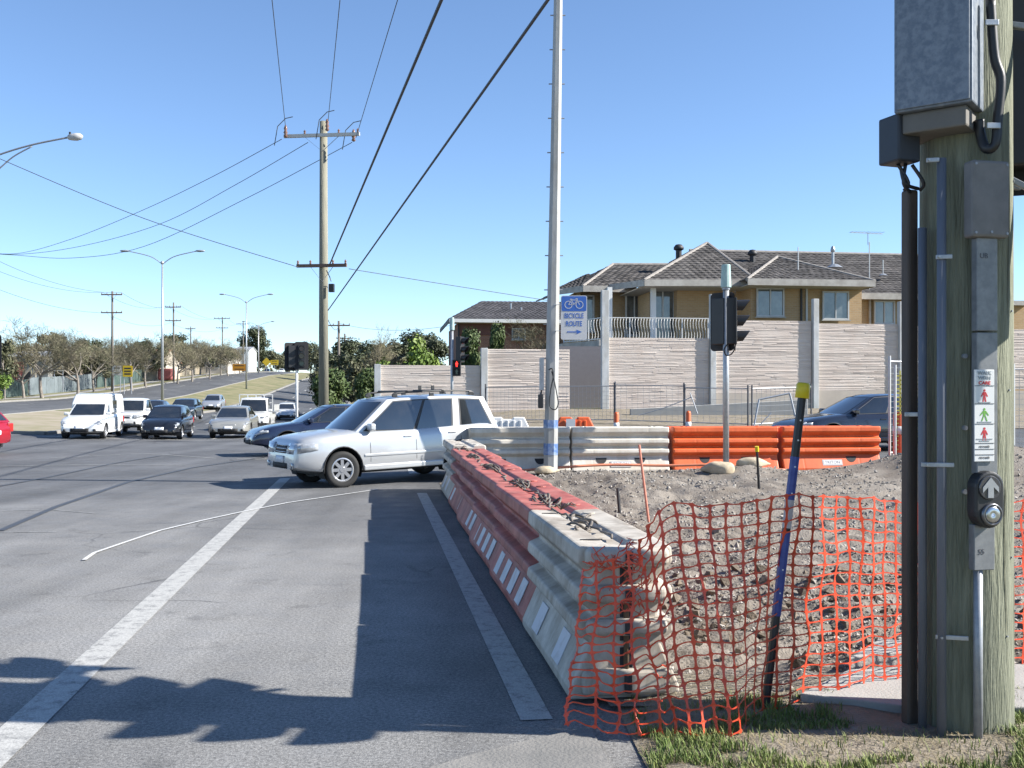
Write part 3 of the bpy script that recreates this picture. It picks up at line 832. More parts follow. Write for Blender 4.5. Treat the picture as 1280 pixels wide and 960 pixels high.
sandbag('full sandbag at the foot of the bare grey signal pole', 899, 590, 19.4, .34, .24, .15, 2.9, 1)
sandbag('slumped sandbag lying between signal pole and orange barrier', 940, 585, 19.95, .33, .22, .115, -.15, 5)
sandbag('pale flattened sandbag at the foot of the tall grey pole', 682, 597, 19.2, .24, .16, .08, .1, 9)

# ------------------------------------------------------------------ tall octagonal pole with bicycle sign
px, py = (688 - CX) * 20 / F, 20.0
t = thing('lamp_pole', 'tall pale grey octagonal pole rising from the dirt', 'pole', (px, py, .22))
H = 13.5
MB().cyl((0, 0, -.1), (.22, 0, H), .145, .062, 8, phase=R(22.5)).build('shaft', mat('pale_pole', (.46, .47, .46), .55, col2=(.38, .39, .39), scale=2.5, stretch=(4, 4, .5), grime=.2), t)
for k in range(15):
    z = 2.2 + .66 * k; f = z / H; r = .145 - .083 * f
    for s in (-1, 1): MB().cyl((.22 * f + s * r * .85, 0, z), (.22 * f + s * (r + .055), 0, z), .012, n=6).build('climbing_peg', M_galv_d, t)
for z, h in ((.86, .16), (.35, .22)):
    MB().cyl((.003, 0, z), (.006, 0, z + h), .149, .148, 8, phase=R(22.5)).build('blue_tape', mat('blue_tape', (.10, .19, .42), .4, col2=(.30, .38, .52), scale=9, mix=(.45, .6)), t)
MB().box((-.17, -.06, 1.9), (.085, .07, .62)).build('meter_box', M_galv, t, bevel=.006)
MB().box((-.19, -.06, 1.38), (.10, .11, .27)).build('lock_box', M_black, t, bevel=.02)
MB().tube([(-.17, -.07, 1.6), (-.19, -.09, 1.5)], .018, 6).build('cable', M_black, t)
loop = [(.02, -.15, 1.95), (.06, -.17, 1.8), (.12, -.18, 1.5), (.14, -.18, 1.32), (.08, -.19, 1.22), (-.02, -.18, 1.3), (.0, -.17, 1.6), (.05, -.165, 1.85), (.03, -.16, 2.0), (-.04, -.15, 1.98)]
MB().tube([catmull(loop, i / 40) for i in range(41)], .011, 6).build('cable_loop', M_black, t, smooth=True)
# sign
sx, sz, sy = (717.5 - CX) * 19.8 / F, EYE + (HZ - 397) * 19.8 / F, 19.8
t = thing('route_sign', 'blue and white bicycle route sign with arrow on tall pole', 'sign', (sx, sy, sz))
SW, SH = .50, .84
def rrect(w, h, r, n=5):
    pts = []
    for cx_, cy_, a0 in ((w / 2 - r, h / 2 - r, 0), (-w / 2 + r, h / 2 - r, 90), (-w / 2 + r, -h / 2 + r, 180), (w / 2 - r, -h / 2 + r, 270)):
        for i in range(n + 1):
            a = R(a0 + 90 * i / n); pts.append((cx_ + r * math.cos(a), cy_ + r * math.sin(a)))
    return pts
M_sblue = mat('sign_blue', (.045, .15, .52), .45, var=.06)
M_swhite = mat('sign_white', (.66, .66, .66), .45, var=.05)
MB().prism([(x, 0, z) for x, z in rrect(SW, SH, .04)], (0, .012, 0)).build('plate', M_swhite, t)
MB().prism([(x, -.003, z + .265) for x, z in rrect(SW - .03, .285, .03)], (0, .002, 0)).build('blue_field', M_sblue, t)
bmk = MB()
def ringz(cx_, cz_, r, w, y=-.0055):
    for i in range(20):
        a0, a1 = 2 * math.pi * i / 20, 2 * math.pi * (i + 1) / 20
        bmk.add([(cx_ + q * math.cos(a), y, cz_ + q * math.sin(a)) for a, q in ((a0, r), (a1, r), (a1, r - w), (a0, r - w))], [(0, 1, 2, 3)])
def lnz(a, b, w=.012, y=-.0055):
    a, b = V((a[0], y, a[1])), V((b[0], y, b[1])); d = (b - a).normalized(); s = V((-d.z, 0, d.x)) * w / 2
    bmk.add([a + s, a - s, b - s, b + s], [(0, 1, 2, 3)])
ringz(-.105, .245, .075, .013); ringz(.105, .245, .075, .013)
for a, b in (((-.105, .245), (-.05, .335)), ((-.05, .335), (.06, .335)), ((-.05, .335), (.0, .25)), ((.0, .25), (.06, .335)), ((-.105, .245), (.0, .25)), ((.105, .245), (.055, .355)), ((.03, .36), (.07, .358)), ((-.08, .35), (-.03, .35))): lnz(a, b)
bmk.build('bicycle_symbol', M_swhite, t)
for s, z in (('BICYCLE', .03), ('ROUTE', -.12)):
    text_mesh('lettering', s, .135, M_sblue, t, Matrix.Translation((0, -.002, z)) @ FACE_CAM, .001, bold=.002, sx=.72)
MB().prism([(-.13, -.003, -.283), (.05, -.003, -.283), (.05, -.003, -.315), (.15, -.003, -.272), (.05, -.003, -.23), (.05, -.003, -.262), (-.13, -.003, -.262)], (0, .002, 0)).build('arrow', M_sblue, t)
for z in (.25, -.25): MB().bar((-.24, .03, z), (-.42, .12, z), .03, .008).build('bracket', M_galv, t)

# ------------------------------------------------------------------ traffic signals
M_unlit = [mat('lens_red', (.10, .012, .012), .25, coat=.5), mat('lens_amber', (.12, .06, .01), .25, coat=.5), mat('lens_green', (.012, .07, .05), .25, coat=.5)]
M_redlit = mat('lit_red', (.9, .03, .02), .3, emit=1.6, var=.02)
def signal_head(t, loc, rz, n=3, board=True, s=1.0, lit=None):
    """n aspects stacked, facing local -y after rz"""
    loc = V(loc); Rm = Matrix.Rotation(rz, 3, 'Z'); tf = lambda p: loc + Rm @ (V(p) * s)
    h = .31 * n
    def bld(mb, name, m, bev=0, parent=None, sm=False):
        mb.v = [tuple(tf(p)) for p in mb.v]; return mb.build(name, m, parent or t, bevel=bev, smooth=sm)
    hs = bld(MB().box((0, .09, 0), (.30, .2, h)), 'housing', M_black, .012)
    if board: bld(MB().prism([(x, .02, z) for x, z in rrect(.58, h + .26, .09)], (0, .012, 0)), 'target_board', M_blackm)
    for k in range(n):
        z = h / 2 - .155 - .31 * k
        m = M_unlit[k % 3] if lit != k else M_redlit
        bld(MB().cyl((0, -.025, z), (0, -.012, z), .105, n=20), 'lens', m)
        mb = MB(); r = .118
        for yy, cut in ((-.02, 0), (-.26, 1)):
            for i in range(15):
                a = R(-50 + 280 * i / 14)
                mb.v.append((r * math.cos(a), yy if not cut else -.02 - .25 * (.35 + .65 * max(0, math.sin(a) * .5 + .5)), z + r * math.sin(a)))
        for i in range(14): mb.f.append((i, i + 1, 16 + i, 15 + i))
        o = bld(mb, 'visor', M_black); sd = o.modifiers.new('t', 'SOLIDIFY'); sd.thickness = .006
    return hs
def ped_head(t, loc, rz, lit=True, s=1.0):
    loc = V(loc); Rm = Matrix.Rotation(rz, 3, 'Z')
    tf = lambda mb: setattr(mb, 'v', [tuple(loc + Rm @ (V(p) * s)) for p in mb.v]) or mb
    tf(MB().box((0, .08, 0), (.28, .18, .56))).build('pedestrian_housing', M_black, t, bevel=.012)
    for z, m in ((.13, M_redlit if lit else M_unlit[0]), (-.13, M_unlit[2])):
        mb = MB()
        mb.prism([(x, -.016, z + q) for x, q in ((-.03, -.09), (-.005, -.09), (.0, -.02), (.005, -.09), (.03, -.09), (.03, .02), (.045, -.01), (.055, 0), (.035, .05), (-.035, .05), (-.055, 0), (-.045, -.01), (-.03, .02))], (0, .005, 0))
        mb.cyl((0, -.016, z + .075), (0, -.011, z + .075), .02, n=10)
        tf(mb).build('walking_figure', m, t)
        tf(MB().box((0, -.008, z), (.22, .006, .22))).build('lens_panel', M_blackm, t)
        mb = MB()
        for x in (-.125, .125): mb.box((x, -.06, z), (.008, .12, .24))
        mb.box((0, -.06, z + .124), (.258, .12, .008)); tf(mb).build('hood', M_black, t)
def sig_pole(t, h, r=.05, m=None, top=None):
    MB().cyl((0, 0, -.1), (0, 0, h), r, n=16).build('pole', m or M_galv, t, smooth=True)
    if top: MB().cyl((0, 0, h - .02), (0, 0, h + .42), r * 1.75, r * 1.45, 16).build('finial', top, t, bevel=.01)
    MB().cyl((0, 0, 0), (0, 0, .03), r * 2.2, n=12).build('base_flange', M_galv_d, t)
# the bare signal pole inside the works (seen from behind and from the side)
x = (907.5 - CX) * 19.9 / F
t = thing('traffic_signal', 'traffic signal on a grey pole with teal cap held by sandbags', 'traffic light', (x, 19.9, Dh(x, 19.9) - .02), 0, 'traffic signals')
hh = EYE + (HZ - 357) * 19.9 / F - Dh(x, 19.9)
sig_pole(t, hh, .058, None, mat('teal_cap', (.33, .48, .46), .5, col2=(.42, .55, .53), scale=8))
MB().cyl((0, 0, hh - .06), (0, 0, hh - .02), .075, n=16).build('collar', M_galv_d, t)
signal_head(t, (.20, -.0, hh - .66), R(78), 3, True, .95)
signal_head(t, (-.02, .17, hh - .66), R(133), 3, True, .95)
lp = [(.03, -.06, hh - .35), (.10, -.09, hh - .6), (.17, -.10, hh - 1.0), (.12, -.09, hh - 1.25), (.0, -.07, hh - 1.32), (-.05, -.06, hh - 1.2), (.06, -.07, hh - 1.05)]
MB().tube([catmull(lp, i / 30) for i in range(31)], .012, 6).build('cable', M_black, t, smooth=True)
# far corner signals
def sig_at(u, v_top, Y, label, heads, peds=(), top=None, r=.05, m=None):
    x = (u - CX) * Y / F; z0 = Hg(x, Y)
    t = thing('traffic_signal', label, 'traffic light', (x, Y, z0), 0, 'traffic signals')
    h = EYE + (HZ - v_top) * Y / F - z0
    sig_pole(t, h, r, m, top)
    for hx, hy, v, rz, n, bd, s in heads: signal_head(t, (hx, hy, EYE + (HZ - v) * Y / F - z0), R(rz), n, bd, s)
    for hx, hy, v, rz, lit in peds: ped_head(t, (hx, hy, EYE + (HZ - v) * Y / F - z0), R(rz), lit)
    return t
sig_at(371, 428, 40.5, 'twin headed traffic signal on a white pole beyond the blue car', [(.20, -.08, 445, 12, 3, True, .92), (-.22, .0, 446, -155, 3, True, .92)], m=M_white, r=.05)
sig_at(565, 412, 36, 'traffic signal with glowing red pedestrian figure before the sound wall', [(.36, -.05, 437, 62, 3, False, .95)], [(.17, -.12, 460, 0, True)], top=MATS['teal_cap'], r=.05)
sig_at(-11, 405, 38.0, 'dark signal head at the far left kerb beside leafy tree', [(.10, -.08, 440, 0, 3, True, 1.05), (.10, -.08, 487, 0, 2, True, .8)])
# ------------------------------------------------------------------ green timber pole with signal gear
PB = V((2.315, 5.31, 0.02)); PR = .226
t = thing('timber_pole', 'thick green treated timber pole beside the mesh fence', 'pole', PB)
def L_(u, v, Y): return P(u, v, Y) - PB
mb = MB(); nseg, nr = 40, 60
def bark(i, j):
    a = 2 * math.pi * i; z = -.1 + 6.4 * j
    r = PR * (1 - .012 * z) * (1 + .012 * noise.noise(V((math.cos(a) * 3, math.sin(a) * 3, z * .5))) + .010 * abs(noise.noise(V((math.cos(a) * 14, math.sin(a) * 14, z * .35)))))
    return V((r * math.cos(a), r * math.sin(a), z))
mb.grid(bark, 64, 60, True)
mb.build('shaft', M_wood_g, t, smooth=True)
# drying cracks
for a0, z0, z1 in ((-1.05, .3, 1.6), (-.72, .9, 2.2), (-1.3, 1.2, 1.9), (-.6, .15, .9), (-.9, 2.0, 2.7)):
    mb = MB(); n = 9
    for i in range(n + 1):
        z = z0 + (z1 - z0) * i / n; a = a0 + .05 * math.sin(5 * z); w = .003 * math.sin(math.pi * i / n) + .0004; r = PR * (1 - .012 * z) * 1.004 + .004
        for s in (-1, 1): mb.v.append((r * math.cos(a) - s * w * math.sin(a), r * math.sin(a) + s * w * math.cos(a), z))
    mb.f = [(2 * i, 2 * i + 1, 2 * i + 3, 2 * i + 2) for i in range(n)]
    mb.build('crack', mat('crack_dark', (.06, .065, .04), .95), t)
rk = random.Random(17)
for k in range(14):
    a_, z_ = rk.uniform(-2.6, -.2), rk.uniform(.2, 2.9); r_ = PR * (1 - .012 * z_)
    q = V((math.cos(a_), math.sin(a_), 0)); MB().cyl(q * r_ * .98 + V((0, 0, z_)), q * (r_ * 1.02 + .004) + V((0, 0, z_)), .005, n=6).build('nail', M_galv_d, t)
M_brown = mat('brown_duct', (.06, .047, .04), .7, col2=(.095, .072, .058), scale=4, stretch=(3, 3, .4))
M_pipe = mat('grey_conduit', (.15, .165, .20), .5, var=.15, scale=5, stretch=(2, 2, .4))
def vpipe(name, u, Y, v0, v1, r, m, n=14, square=False):
    a, b = L_(u, v0, Y), L_(u, v1, Y); b.x = a.x
    if square: MB().box((a.x, a.y, (a.z + b.z) / 2), (2 * r, 2 * r, abs(a.z - b.z)), rz=.3).build(name, m, t, bevel=.012)
    else: MB().cyl(a, b, r, n=n).build(name, m, t, smooth=True)
vpipe('cable_duct', 1137, 5.28, 905, 238, .031, M_brown, square=True)
vpipe('conduit', 1153, 5.20, 915, 285, .021, M_pipe)
vpipe('conduit', 1177, 5.085, 920, 198, .022, M_pipe)
vpipe('conduit', 1222.5, 5.045, 932, 706, .0215, M_galv_d)
for u, v, Y, w in ((1180, 321, 5.06, .075), (1172, 581, 5.065, .15), (1140, 518, 5.22, .07), (1166, 200, 5.075, .06), (1190, 797, 5.07, .15)):
    c = L_(u, v, Y); MB().box(c, (w, .012, .022), rz=-.25).build('saddle_clip', M_galv, t, bevel=.003)
    for s in (-.35, .35): MB().cyl(c + V((s * w, -.012, 0)), c + V((s * w, .0, 0)), .006, n=8).build('bolt', M_galv, t)
for v in (470, 640, 560):
    c = L_(1207, v - 25, 5.085); MB().cyl(c, c + V((0, .02, 0)), .012, n=10).build('bolt', M_galv_d, t)
# galvanised cabinet
cz = 3.09 - PB.z; cor = V((2.17, 4.90, 0)) - PB; cor.z = 0
e1 = V((-.29, .22, 0)); e2 = V((.217, .30, 0))
mb = MB().prism([cor + V((0, 0, cz)), cor + e2 + V((0, 0, cz)), cor + e1 + e2 + V((0, 0, cz)), cor + e1 + V((0, 0, cz))], (0, 0, .75))
cab = mb.build('cabinet', mat('spangled_zinc', (.15, .18, .225), .5, .3, col2=(.235, .265, .305), scale=26, mix=(.4, .6)), t, bevel=.008)
fn_ = e1.cross(V((0, 0, 1))).normalized()
fn_ = fn_ if fn_.y < 0 else -fn_
d1 = e1.normalized()
p0 = cor + d1 * .012 + fn_ * .004 + V((0, 0, cz + .012))
MB().prism([p0, p0 + d1 * (.36 - .024), p0 + d1 * (.36 - .024) + V((0, 0, .72)), p0 + V((0, 0, .72))], fn_ * .006).build('cabinet_door', MATS['spangled_zinc'], cab, bevel=.003)
cc = cor + (e1 + e2) * .5 + V((0, 0, cz - .05))
MB().box(cc, (.30, .30, .10), rz=math.atan2(d1.y, d1.x)).build('cabinet_bracket', mat('bracket_paint', (.16, .15, .135), .7), t, bevel=.01)
# small dark junction box with cables
c = L_(1124, 176, 5.22); MB().box(c, (.135, .15, .235), rz=.35).build('junction_box', mat('navy_box', (.02, .024, .035), .5), t, bevel=.01)
for k, (u, v, u2, v2) in enumerate(((1122, 205, 1130, 238), (1132, 205, 1138, 240), (1140, 206, 1150, 238), (1126, 210, 1148, 236))):
    a, b = L_(u, v, 5.22), L_(u2, v2, 5.24); m_ = (a + b) / 2 + V((.03 * (-1) ** k, -.02, -.03))
    MB().tube([catmull([a, m_, b], i / 10) for i in range(11)], .009, 6).build('cable', M_black, t, smooth=True)
# grey pull box
c = L_(1233, 250, 5.03); pull = MB().box(c, (.205, .075, .37), rz=.22).build('pull_box', mat('grey_pull_box', (.21, .20, .195), .6, col2=(.16, .155, .15), scale=8), t, bevel=.014)
rot = Matrix.Rotation(.22, 3, 'Z')
for sx_, sz_ in ((-.085, .165), (.085, .165), (-.085, -.165), (.085, -.165), (0, -.16)):
    q = c + rot @ V((sx_, -.042, sz_)); MB().cyl(q, q + rot @ V((0, .01, 0)), .0065, n=8).build('screw', M_galv_d, pull)
# black loom at right of the cabinet
lp = [L_(1238, 0, 5.0), L_(1243, 70, 5.0), L_(1251, 100, 5.0), L_(1247, 150, 5.0), L_(1244, 180, 5.0), L_(1233, 186, 5.02), L_(1226, 170, 5.05), L_(1224, 150, 5.05)]
MB().tube([catmull(lp, i / 40) for i in range(41)], .024, 8).build('cable_loom', M_black, t, smooth=True)
for u, v in ((1240, 28), (1242, 157)): MB().box(L_(u, v, 4.97), (.065, .01, .028)).build('saddle_clip', M_galv, t, bevel=.003)
# flat channel carrying sign and button
def strip(name, v0, v1, m, w=.112, d=.045, Y=5.04, u=1230.5, rz=.2, bev=.004):
    a, b = L_(u, v0, Y), L_(u, v1, Y); return MB().box(((a.x + b.x) / 2, a.y, (a.z + b.z) / 2), (w, d, abs(a.z - b.z)), rz=rz).build(name, m, t, bevel=bev)
M_chan = mat('grey_channel', (.18, .19, .20), .5, .3, col2=(.26, .27, .275), scale=18, mix=(.35, .65))
strip('channel', 298, 414, M_chan); strip('channel', 416, 592, M_chan)
strip('channel', 655, 712, M_chan, u=1227)
text_mesh('embossed_mark', 'UB', .035, mat('emboss', (.10, .10, .11), .7), t, Matrix.Translation(L_(1230, 320, 5.013)) @ Matrix.Rotation(.2, 4, 'Z') @ FACE_CAM, .0006)
text_mesh('embossed_mark', '55', .035, MATS['emboss'], t, Matrix.Translation(L_(1227, 690, 5.013)) @ Matrix.Rotation(.2, 4, 'Z') @ FACE_CAM, .0006)
# walk with care sign
s0, s1 = L_(1231, 462, 5.0), L_(1231, 577, 5.0); SHH = s0.z - s1.z
sg = thing('crossing_sign', 'white walk with care sign strip on the green pole', 'sign', PB + V((s0.x, s0.y, s1.z)), .2)
sw = .108
MB().box((0, .006, SHH / 2), (sw, .006, SHH)).build('plate', mat('sign_plate_white', (.74, .75, .74), .4, var=.04), sg, bevel=.002)
M_rink = mat('red_ink', (.55, .02, .03), .6); M_gink = mat('green_ink', (.15, .42, .05), .6); M_kink = mat('black_ink', (.03, .03, .035), .6); M_yink = mat('grey_ink', (.30, .34, .36), .6)
for s, z, m in (('WALK', .962, M_yink), ('WITH', .908, M_yink), ('CARE', .854, M_rink)):
    text_mesh('lettering', s, .0225, m, sg, Matrix.Translation((0, .0015, SHH * z)) @ FACE_CAM, .0005, bold=.0007, sx=1.15)
def man(z, m, walk):
    mb = MB(); k = .06
    def pr(pts): mb.prism([(x * k, .0018, z + y * k) for x, y in pts], (0, .001, 0))
    mb.cyl((0, .0018, z + .40 * k), (0, .0028, z + .40 * k), .10 * k, n=10)
    a = .16 if walk else .05
    pr([(-.13, .28), (.13, .28), (.10, -.08), (-.10, -.08)])
    pr([(-.10, -.08), (.0, -.08), (-a - .02, -.55), (-a - .13, -.55)]); pr([(.10, -.08), (.0, -.08), (a + .02, -.55), (a + .13, -.55)])
    b_ = .34 if walk else .24
    pr([(-.13, .28), (-.10, .15), (-b_, -.12), (-b_ - .08, -.08)]); pr([(.13, .28), (.10, .15), (b_, -.12), (b_ + .08, -.08)])
    mb.build('walking_figure', m, sg)
for z, m, wk in ((.72, M_rink, False), (.515, M_gink, True), (.305, M_rink, False)): man(SHH * z, m, wk)
for z in (.825, .63, .41, .20, .135, .075):
    MB().box((0, .002, SHH * z), (sw * .98, .002, .0022)).build('divider', M_kink, sg)
for z, wf in ((.645, .6), (.43, .7), (.245, .8), (.225, .5)): MB().box((0, .0022, SHH * z), (sw * wf, .002, .004)).build('line_of_text', M_yink, sg)
for z, s in ((.165, 'vicroads'), (.045, 'vicroads')):
    text_mesh('lettering', s, .018, M_kink, sg, Matrix.Translation((0, .0015, SHH * z)) @ FACE_CAM, .0004, sx=.95)
# push button
c = P(1233, 624, 5.0)
pbt = thing('push_button', 'black oval pedestrian push button with raised arrow on green pole', 'push button', c, .2)
def stad(w, h, n=12):
    r = w / 2; return [(r * math.cos(math.pi * i / n), h / 2 - r + r * math.sin(math.pi * i / n)) for i in range(n + 1)] + [(-r * math.cos(math.pi * i / n), -h / 2 + r - r * math.sin(math.pi * i / n)) for i in range(n + 1)]
MB().prism([(x, -.03, z) for x, z in stad(.155, .275)], (0, .075, 0)).build('body', M_black, pbt, bevel=.012, seg=3)
MB().cyl((-.006, -.038, .058), (-.006, -.029, .058), .058, n=28).build('arrow_disc', mat('smoked_disc', (.05, .05, .06), .25, coat=.6), pbt, bevel=.003)
mb = MB().prism([(x * .05 - .006, -.043, .058 + z * .05) for x, z in ((0, 1), (.85, .05), (.85, -.45), (.3, .08), (.3, -.95), (-.3, -.95), (-.3, .08), (-.85, -.45), (-.85, .05))], (0, .006, 0))
mb.build('arrow', mat('arrow_metal', (.42, .43, .45), .35, .5), pbt)
MB().lathe([(.055, 0), (.055, .012), (.046, .02), (.042, .012)], 28, (.004, -.028, -.07), M=Matrix.Rotation(R(90), 3, 'X'), cap=False).build('bezel', mat('bezel', (.18, .18, .19), .3, .7), pbt, smooth=True)
MB().lathe([(.042, 0), (.042, .014), (.034, .022), (.012, .018), (.0, .017)], 28, (.004, -.028, -.07), M=Matrix.Rotation(R(90), 3, 'X')).build('button', mat('button_steel', (.5, .52, .54), .22, .9), pbt, smooth=True)
# signal heads carried by the pole, partly above and right of the picture
st = thing('traffic_signal', 'black traffic signal heads bracketed to the thick green timber pole', 'traffic light', PB, 0, 'traffic signals')
def at_(p): return V(p) - PB
signal_head(st, at_((2.79, 5.52, 3.36)), R(160), 3, True, 1.0)
signal_head(st, at_((2.98, 4.90, 2.92)), R(-8), 3, True, 1.0)
signal_head(st, at_((2.42, 5.92, 3.98)), R(195), 3, True, 1.0)
signal_head(st, at_((2.20, 4.85, 4.45)), R(-70), 3, True, 1.0)
for a, b in (((2.45, 5.4, 2.82), (2.80, 5.6, 2.80)), ((2.45, 5.3, 2.85), (2.95, 5.0, 2.46)), ((2.45, 5.3, 3.6), (2.95, 5.0, 3.42)), ((2.4, 5.45, 3.9), (2.45, 5.84, 3.9)), ((2.25, 5.2, 4.2), (2.2, 4.95, 4.2))):
    MB().bar(at_(a), at_(b), .045, .03).build('bracket', M_galv_d, st, bevel=.006)
# pale cover lying on the slab
# ------------------------------------------------------------------ vehicles
def interp(pts, x):
    xs = [p[0] for p in pts]; zs = [p[1] for p in pts]
    return float(np.interp(x, xs, zs))
TYRE = {}
def wheel_meshes(r, w, spokes):
    key = (r, w, spokes)
    if key in TYRE: return TYRE[key]
    ri = r * .64
    My = Matrix.Rotation(R(90), 3, 'X')               # lathe axis along y
    prof = [(ri, -w / 2 + .015), (r * .80, -w / 2), (r * .93, -w / 2 + .006), (r * .985, -w * .36), (r, -w * .2), (r, w * .2), (r * .985, w * .36), (r * .93, w / 2 - .006), (r * .80, w / 2), (ri, w / 2 - .015)]
    tyre = MB().lathe(prof, 32, M=My, cap=False).mesh('tyre', M_rubber, True)
    mb = MB()
    for sg in (1, -1): mb.lathe([(ri * 1.01, sg * w * .3), (ri * 1.01, sg * w * .44), (ri * .92, sg * w * .46), (ri * .86, sg * w * .40), (ri * .84, sg * w * .25)], 32, M=My, cap=False)
    s = spokes
    for k in range(s):
        a = 2 * math.pi * k / s
        d = V((math.cos(a), 0, math.sin(a))); e = V((-math.sin(a), 0, math.cos(a)))
        for y0, y1 in ((-w * .41, -w * .30),):
            pts = [d * .05 + e * .03, d * ri * .9 + e * .028, d * ri * .9 - e * .028, d * .05 - e * .03]
            for sg in (1, -1):
                mb.prism([p + V((0, sg * w * .40, 0)) for p in pts], (0, -sg * .02, 0))
    for sg in (1, -1): mb.cyl((0, sg * w * .32, 0), (0, sg * w * .43, 0), .065, .05, 16)
    rim = mb.mesh('wheel', M_alloy)
    disc = MB().cyl((0, -w * .2, 0), (0, w * .2, 0), ri * .98, n=28).mesh('rim_shade_disc', M_blackm)  # black disc filling the rim, painted shade between the spokes
    TYRE[key] = (tyre, rim, disc); return TYRE[key]
def paint(name, col, rough=.32, metal=.0):
    return mat('paint_' + name, col, rough, metal, var=.05, scale=1.2, coat=.8)

def make_car(label, cat, S, m, loc, rz, group='cars at the crossing', name='parked_car', detail=True, extra=None, steer=0.0):
    t = thing(name, label, cat, loc, rz, group)
    L, W = S['L'], S['W']; hl, hw = L / 2, W / 2; top = S['top']; zb0 = S.get('zb', .24)
    xs = [-hl, -hl + .03, -hl + .09, -hl + .2, -hl + .36, -hl + .55] + lin(-hl + .75, hl - .75, 15) + [hl - .55, hl - .36, hl - .2, hl - .09, hl - .03, hl]
    half_n = None; rings = []
    for x in xs:
        e = (hl - abs(x)) / .75
        k = 1.0 if e >= 1 else 1 - S.get('round', .24) * (1 - e) ** S.get('rpow', 2.6) - (.05 if e < .02 else 0)
        w = hw * k; zt = interp(top, x)
        zb = zb0 + (.10 * (1 - min(1, e)) ** 1.5)
        h = zt - zb; cr = S.get('crown', .03) * min(1, e + .2)
        half = [(0, zb), (.72 * w, zb), (.93 * w, zb + .03), (.985 * w, zb + .14 * h), (1.0 * w, zb + .36 * h), (1.0 * w, zb + .55 * h), (.992 * w, zb + .64 * h), (.985 * w, zb + .78 * h), (.955 * w, zt - .07 * h), (.90 * w, zt - .015 * h), (.60 * w, zt + .6 * cr), (0, zt + cr)]
        ring = half + [(-y, z) for y, z in reversed(half[1:-1])]
        rings.append([(x, y, z) for y, z in ring])
    n = len(rings[0]); mb = MB()
    for r_ in rings: mb.v += r_
    mb.f = [(j * n + i, j * n + (i + 1) % n, (j + 1) * n + (i + 1) % n, (j + 1) * n + i) for j in range(len(xs) - 1) for i in range(n)]
    mb.f += [tuple(range(n)), tuple(reversed(range((len(xs) - 1) * n, len(xs) * n)))]
    body = mb.build('body', m, t, smooth=True)
    # wheel arches cut out of the body
    rw, ww = S['r'], S.get('tw', .21); wx = S['wx']
    cut = MB()
    for x in wx:
        for s in (-1, 1):
            cut.cyl((x, s * (hw + .2), rw + .015), (x, s * (hw - .32), rw + .015), rw * 1.19, n=28)
    co = cut.build('cutter', M_trim)
    co.parent = t
    bo = body.modifiers.new('arch', 'BOOLEAN'); bo.object = co; bo.operation = 'DIFFERENCE'; bo.solver = 'EXACT'
    bpy.context.view_layer.update()
    me = bpy.data.meshes.new_from_object(body.evaluated_get(bpy.context.evaluated_depsgraph_get()))
    body.modifiers.clear(); body.data = me
    me.materials.clear(); me.materials.append(m)
    bpy.data.objects.remove(co)
    try:
        me.polygons.foreach_set('use_smooth', [True] * len(me.polygons))
        me.set_sharp_from_angle(angle=R(38))
    except Exception: pass
    # dark liners and underbody
    for x in wx:
        for s in (-1, 1):
            mb = MB(); nn = 20
            for yy in (hw - .035, hw - .31):
                for i in range(nn + 1):
                    a = R(-25 + 230 * i / nn); rr_ = rw * 1.17
                    mb.v.append((x + rr_ * math.cos(a), s * yy, rw + .015 + rr_ * math.sin(a)))
            mb.f = [(i, i + 1, nn + 2 + i, nn + 1 + i) for i in range(nn)]
            mb.f.append(tuple(range(nn + 1, 2 * nn + 2)))
            mb.build('wheel_well', M_blackm, t)
    MB().box((0, 0, zb0 + .02), (L * .76, W * .62, .12)).build('underbody', M_blackm, t)
    tyre, rim, disc = wheel_meshes(rw, ww, S.get('spokes', 7))
    for i, x in enumerate(wx):
        for s in (-1, 1):
            o = bpy.data.objects.new('wheel', rim); COL.objects.link(o); o.parent = t; o.location = (x, s * (hw - ww / 2 - .015), rw)
            if i == 0: o.rotation_euler = (0, 0, steer)
            q = bpy.data.objects.new('tyre', tyre); COL.objects.link(q); q.parent = o
            q = bpy.data.objects.new('rim_shade_disc', disc); COL.objects.link(q); q.parent = o
    # greenhouse
    xf0, xf1, xr1, xr0, zr, wb, wr = S['gh']; crown = S.get('rcrown', .045)
    bow = S.get('bow', .10)
    zf, zrr = interp(top, xf0) - .01, interp(top, xr0) - .02
    def edge_x(q, tt):                                 # q: 0 front .. 1 rear along the side
        a = xf0 + (xf1 - xf0) * tt; b_ = xr0 + (xr1 - xr0) * tt
        return a + (b_ - a) * q
    def zz(q, tt):
        z0 = zf + (zrr - zf) * q; zrf = zr - S.get('drop_f', .05) * (1 - q) ** 4 - S.get('drop_r', .04) * q ** 4
        return z0 + (zrf - z0) * tt
    def hwid(tt, q=.5): return (wb + (wr - wb) * tt ** 1.25) * (1 - S.get('taper_f', .06) * (1 - q) ** 3 * 1.0 - .04 * q ** 4)
    def side(q, tt, s=1): return V((edge_x(q, tt), s * hwid(tt, q), zz(q, tt)))
    def front(p, tt):
        y = hwid(tt, 0) * p; return V((edge_x(0, tt) + bow * (1 - p * p), y, zz(0, tt)))
    def rear(p, tt):
        y = hwid(tt, 1) * p; return V((edge_x(1, tt) - .6 * bow * (1 - p * p), y, zz(1, tt)))
    mb = MB(); A, B = 13, 9
    T = [0, .25, .5, .75, .92, 1.0]
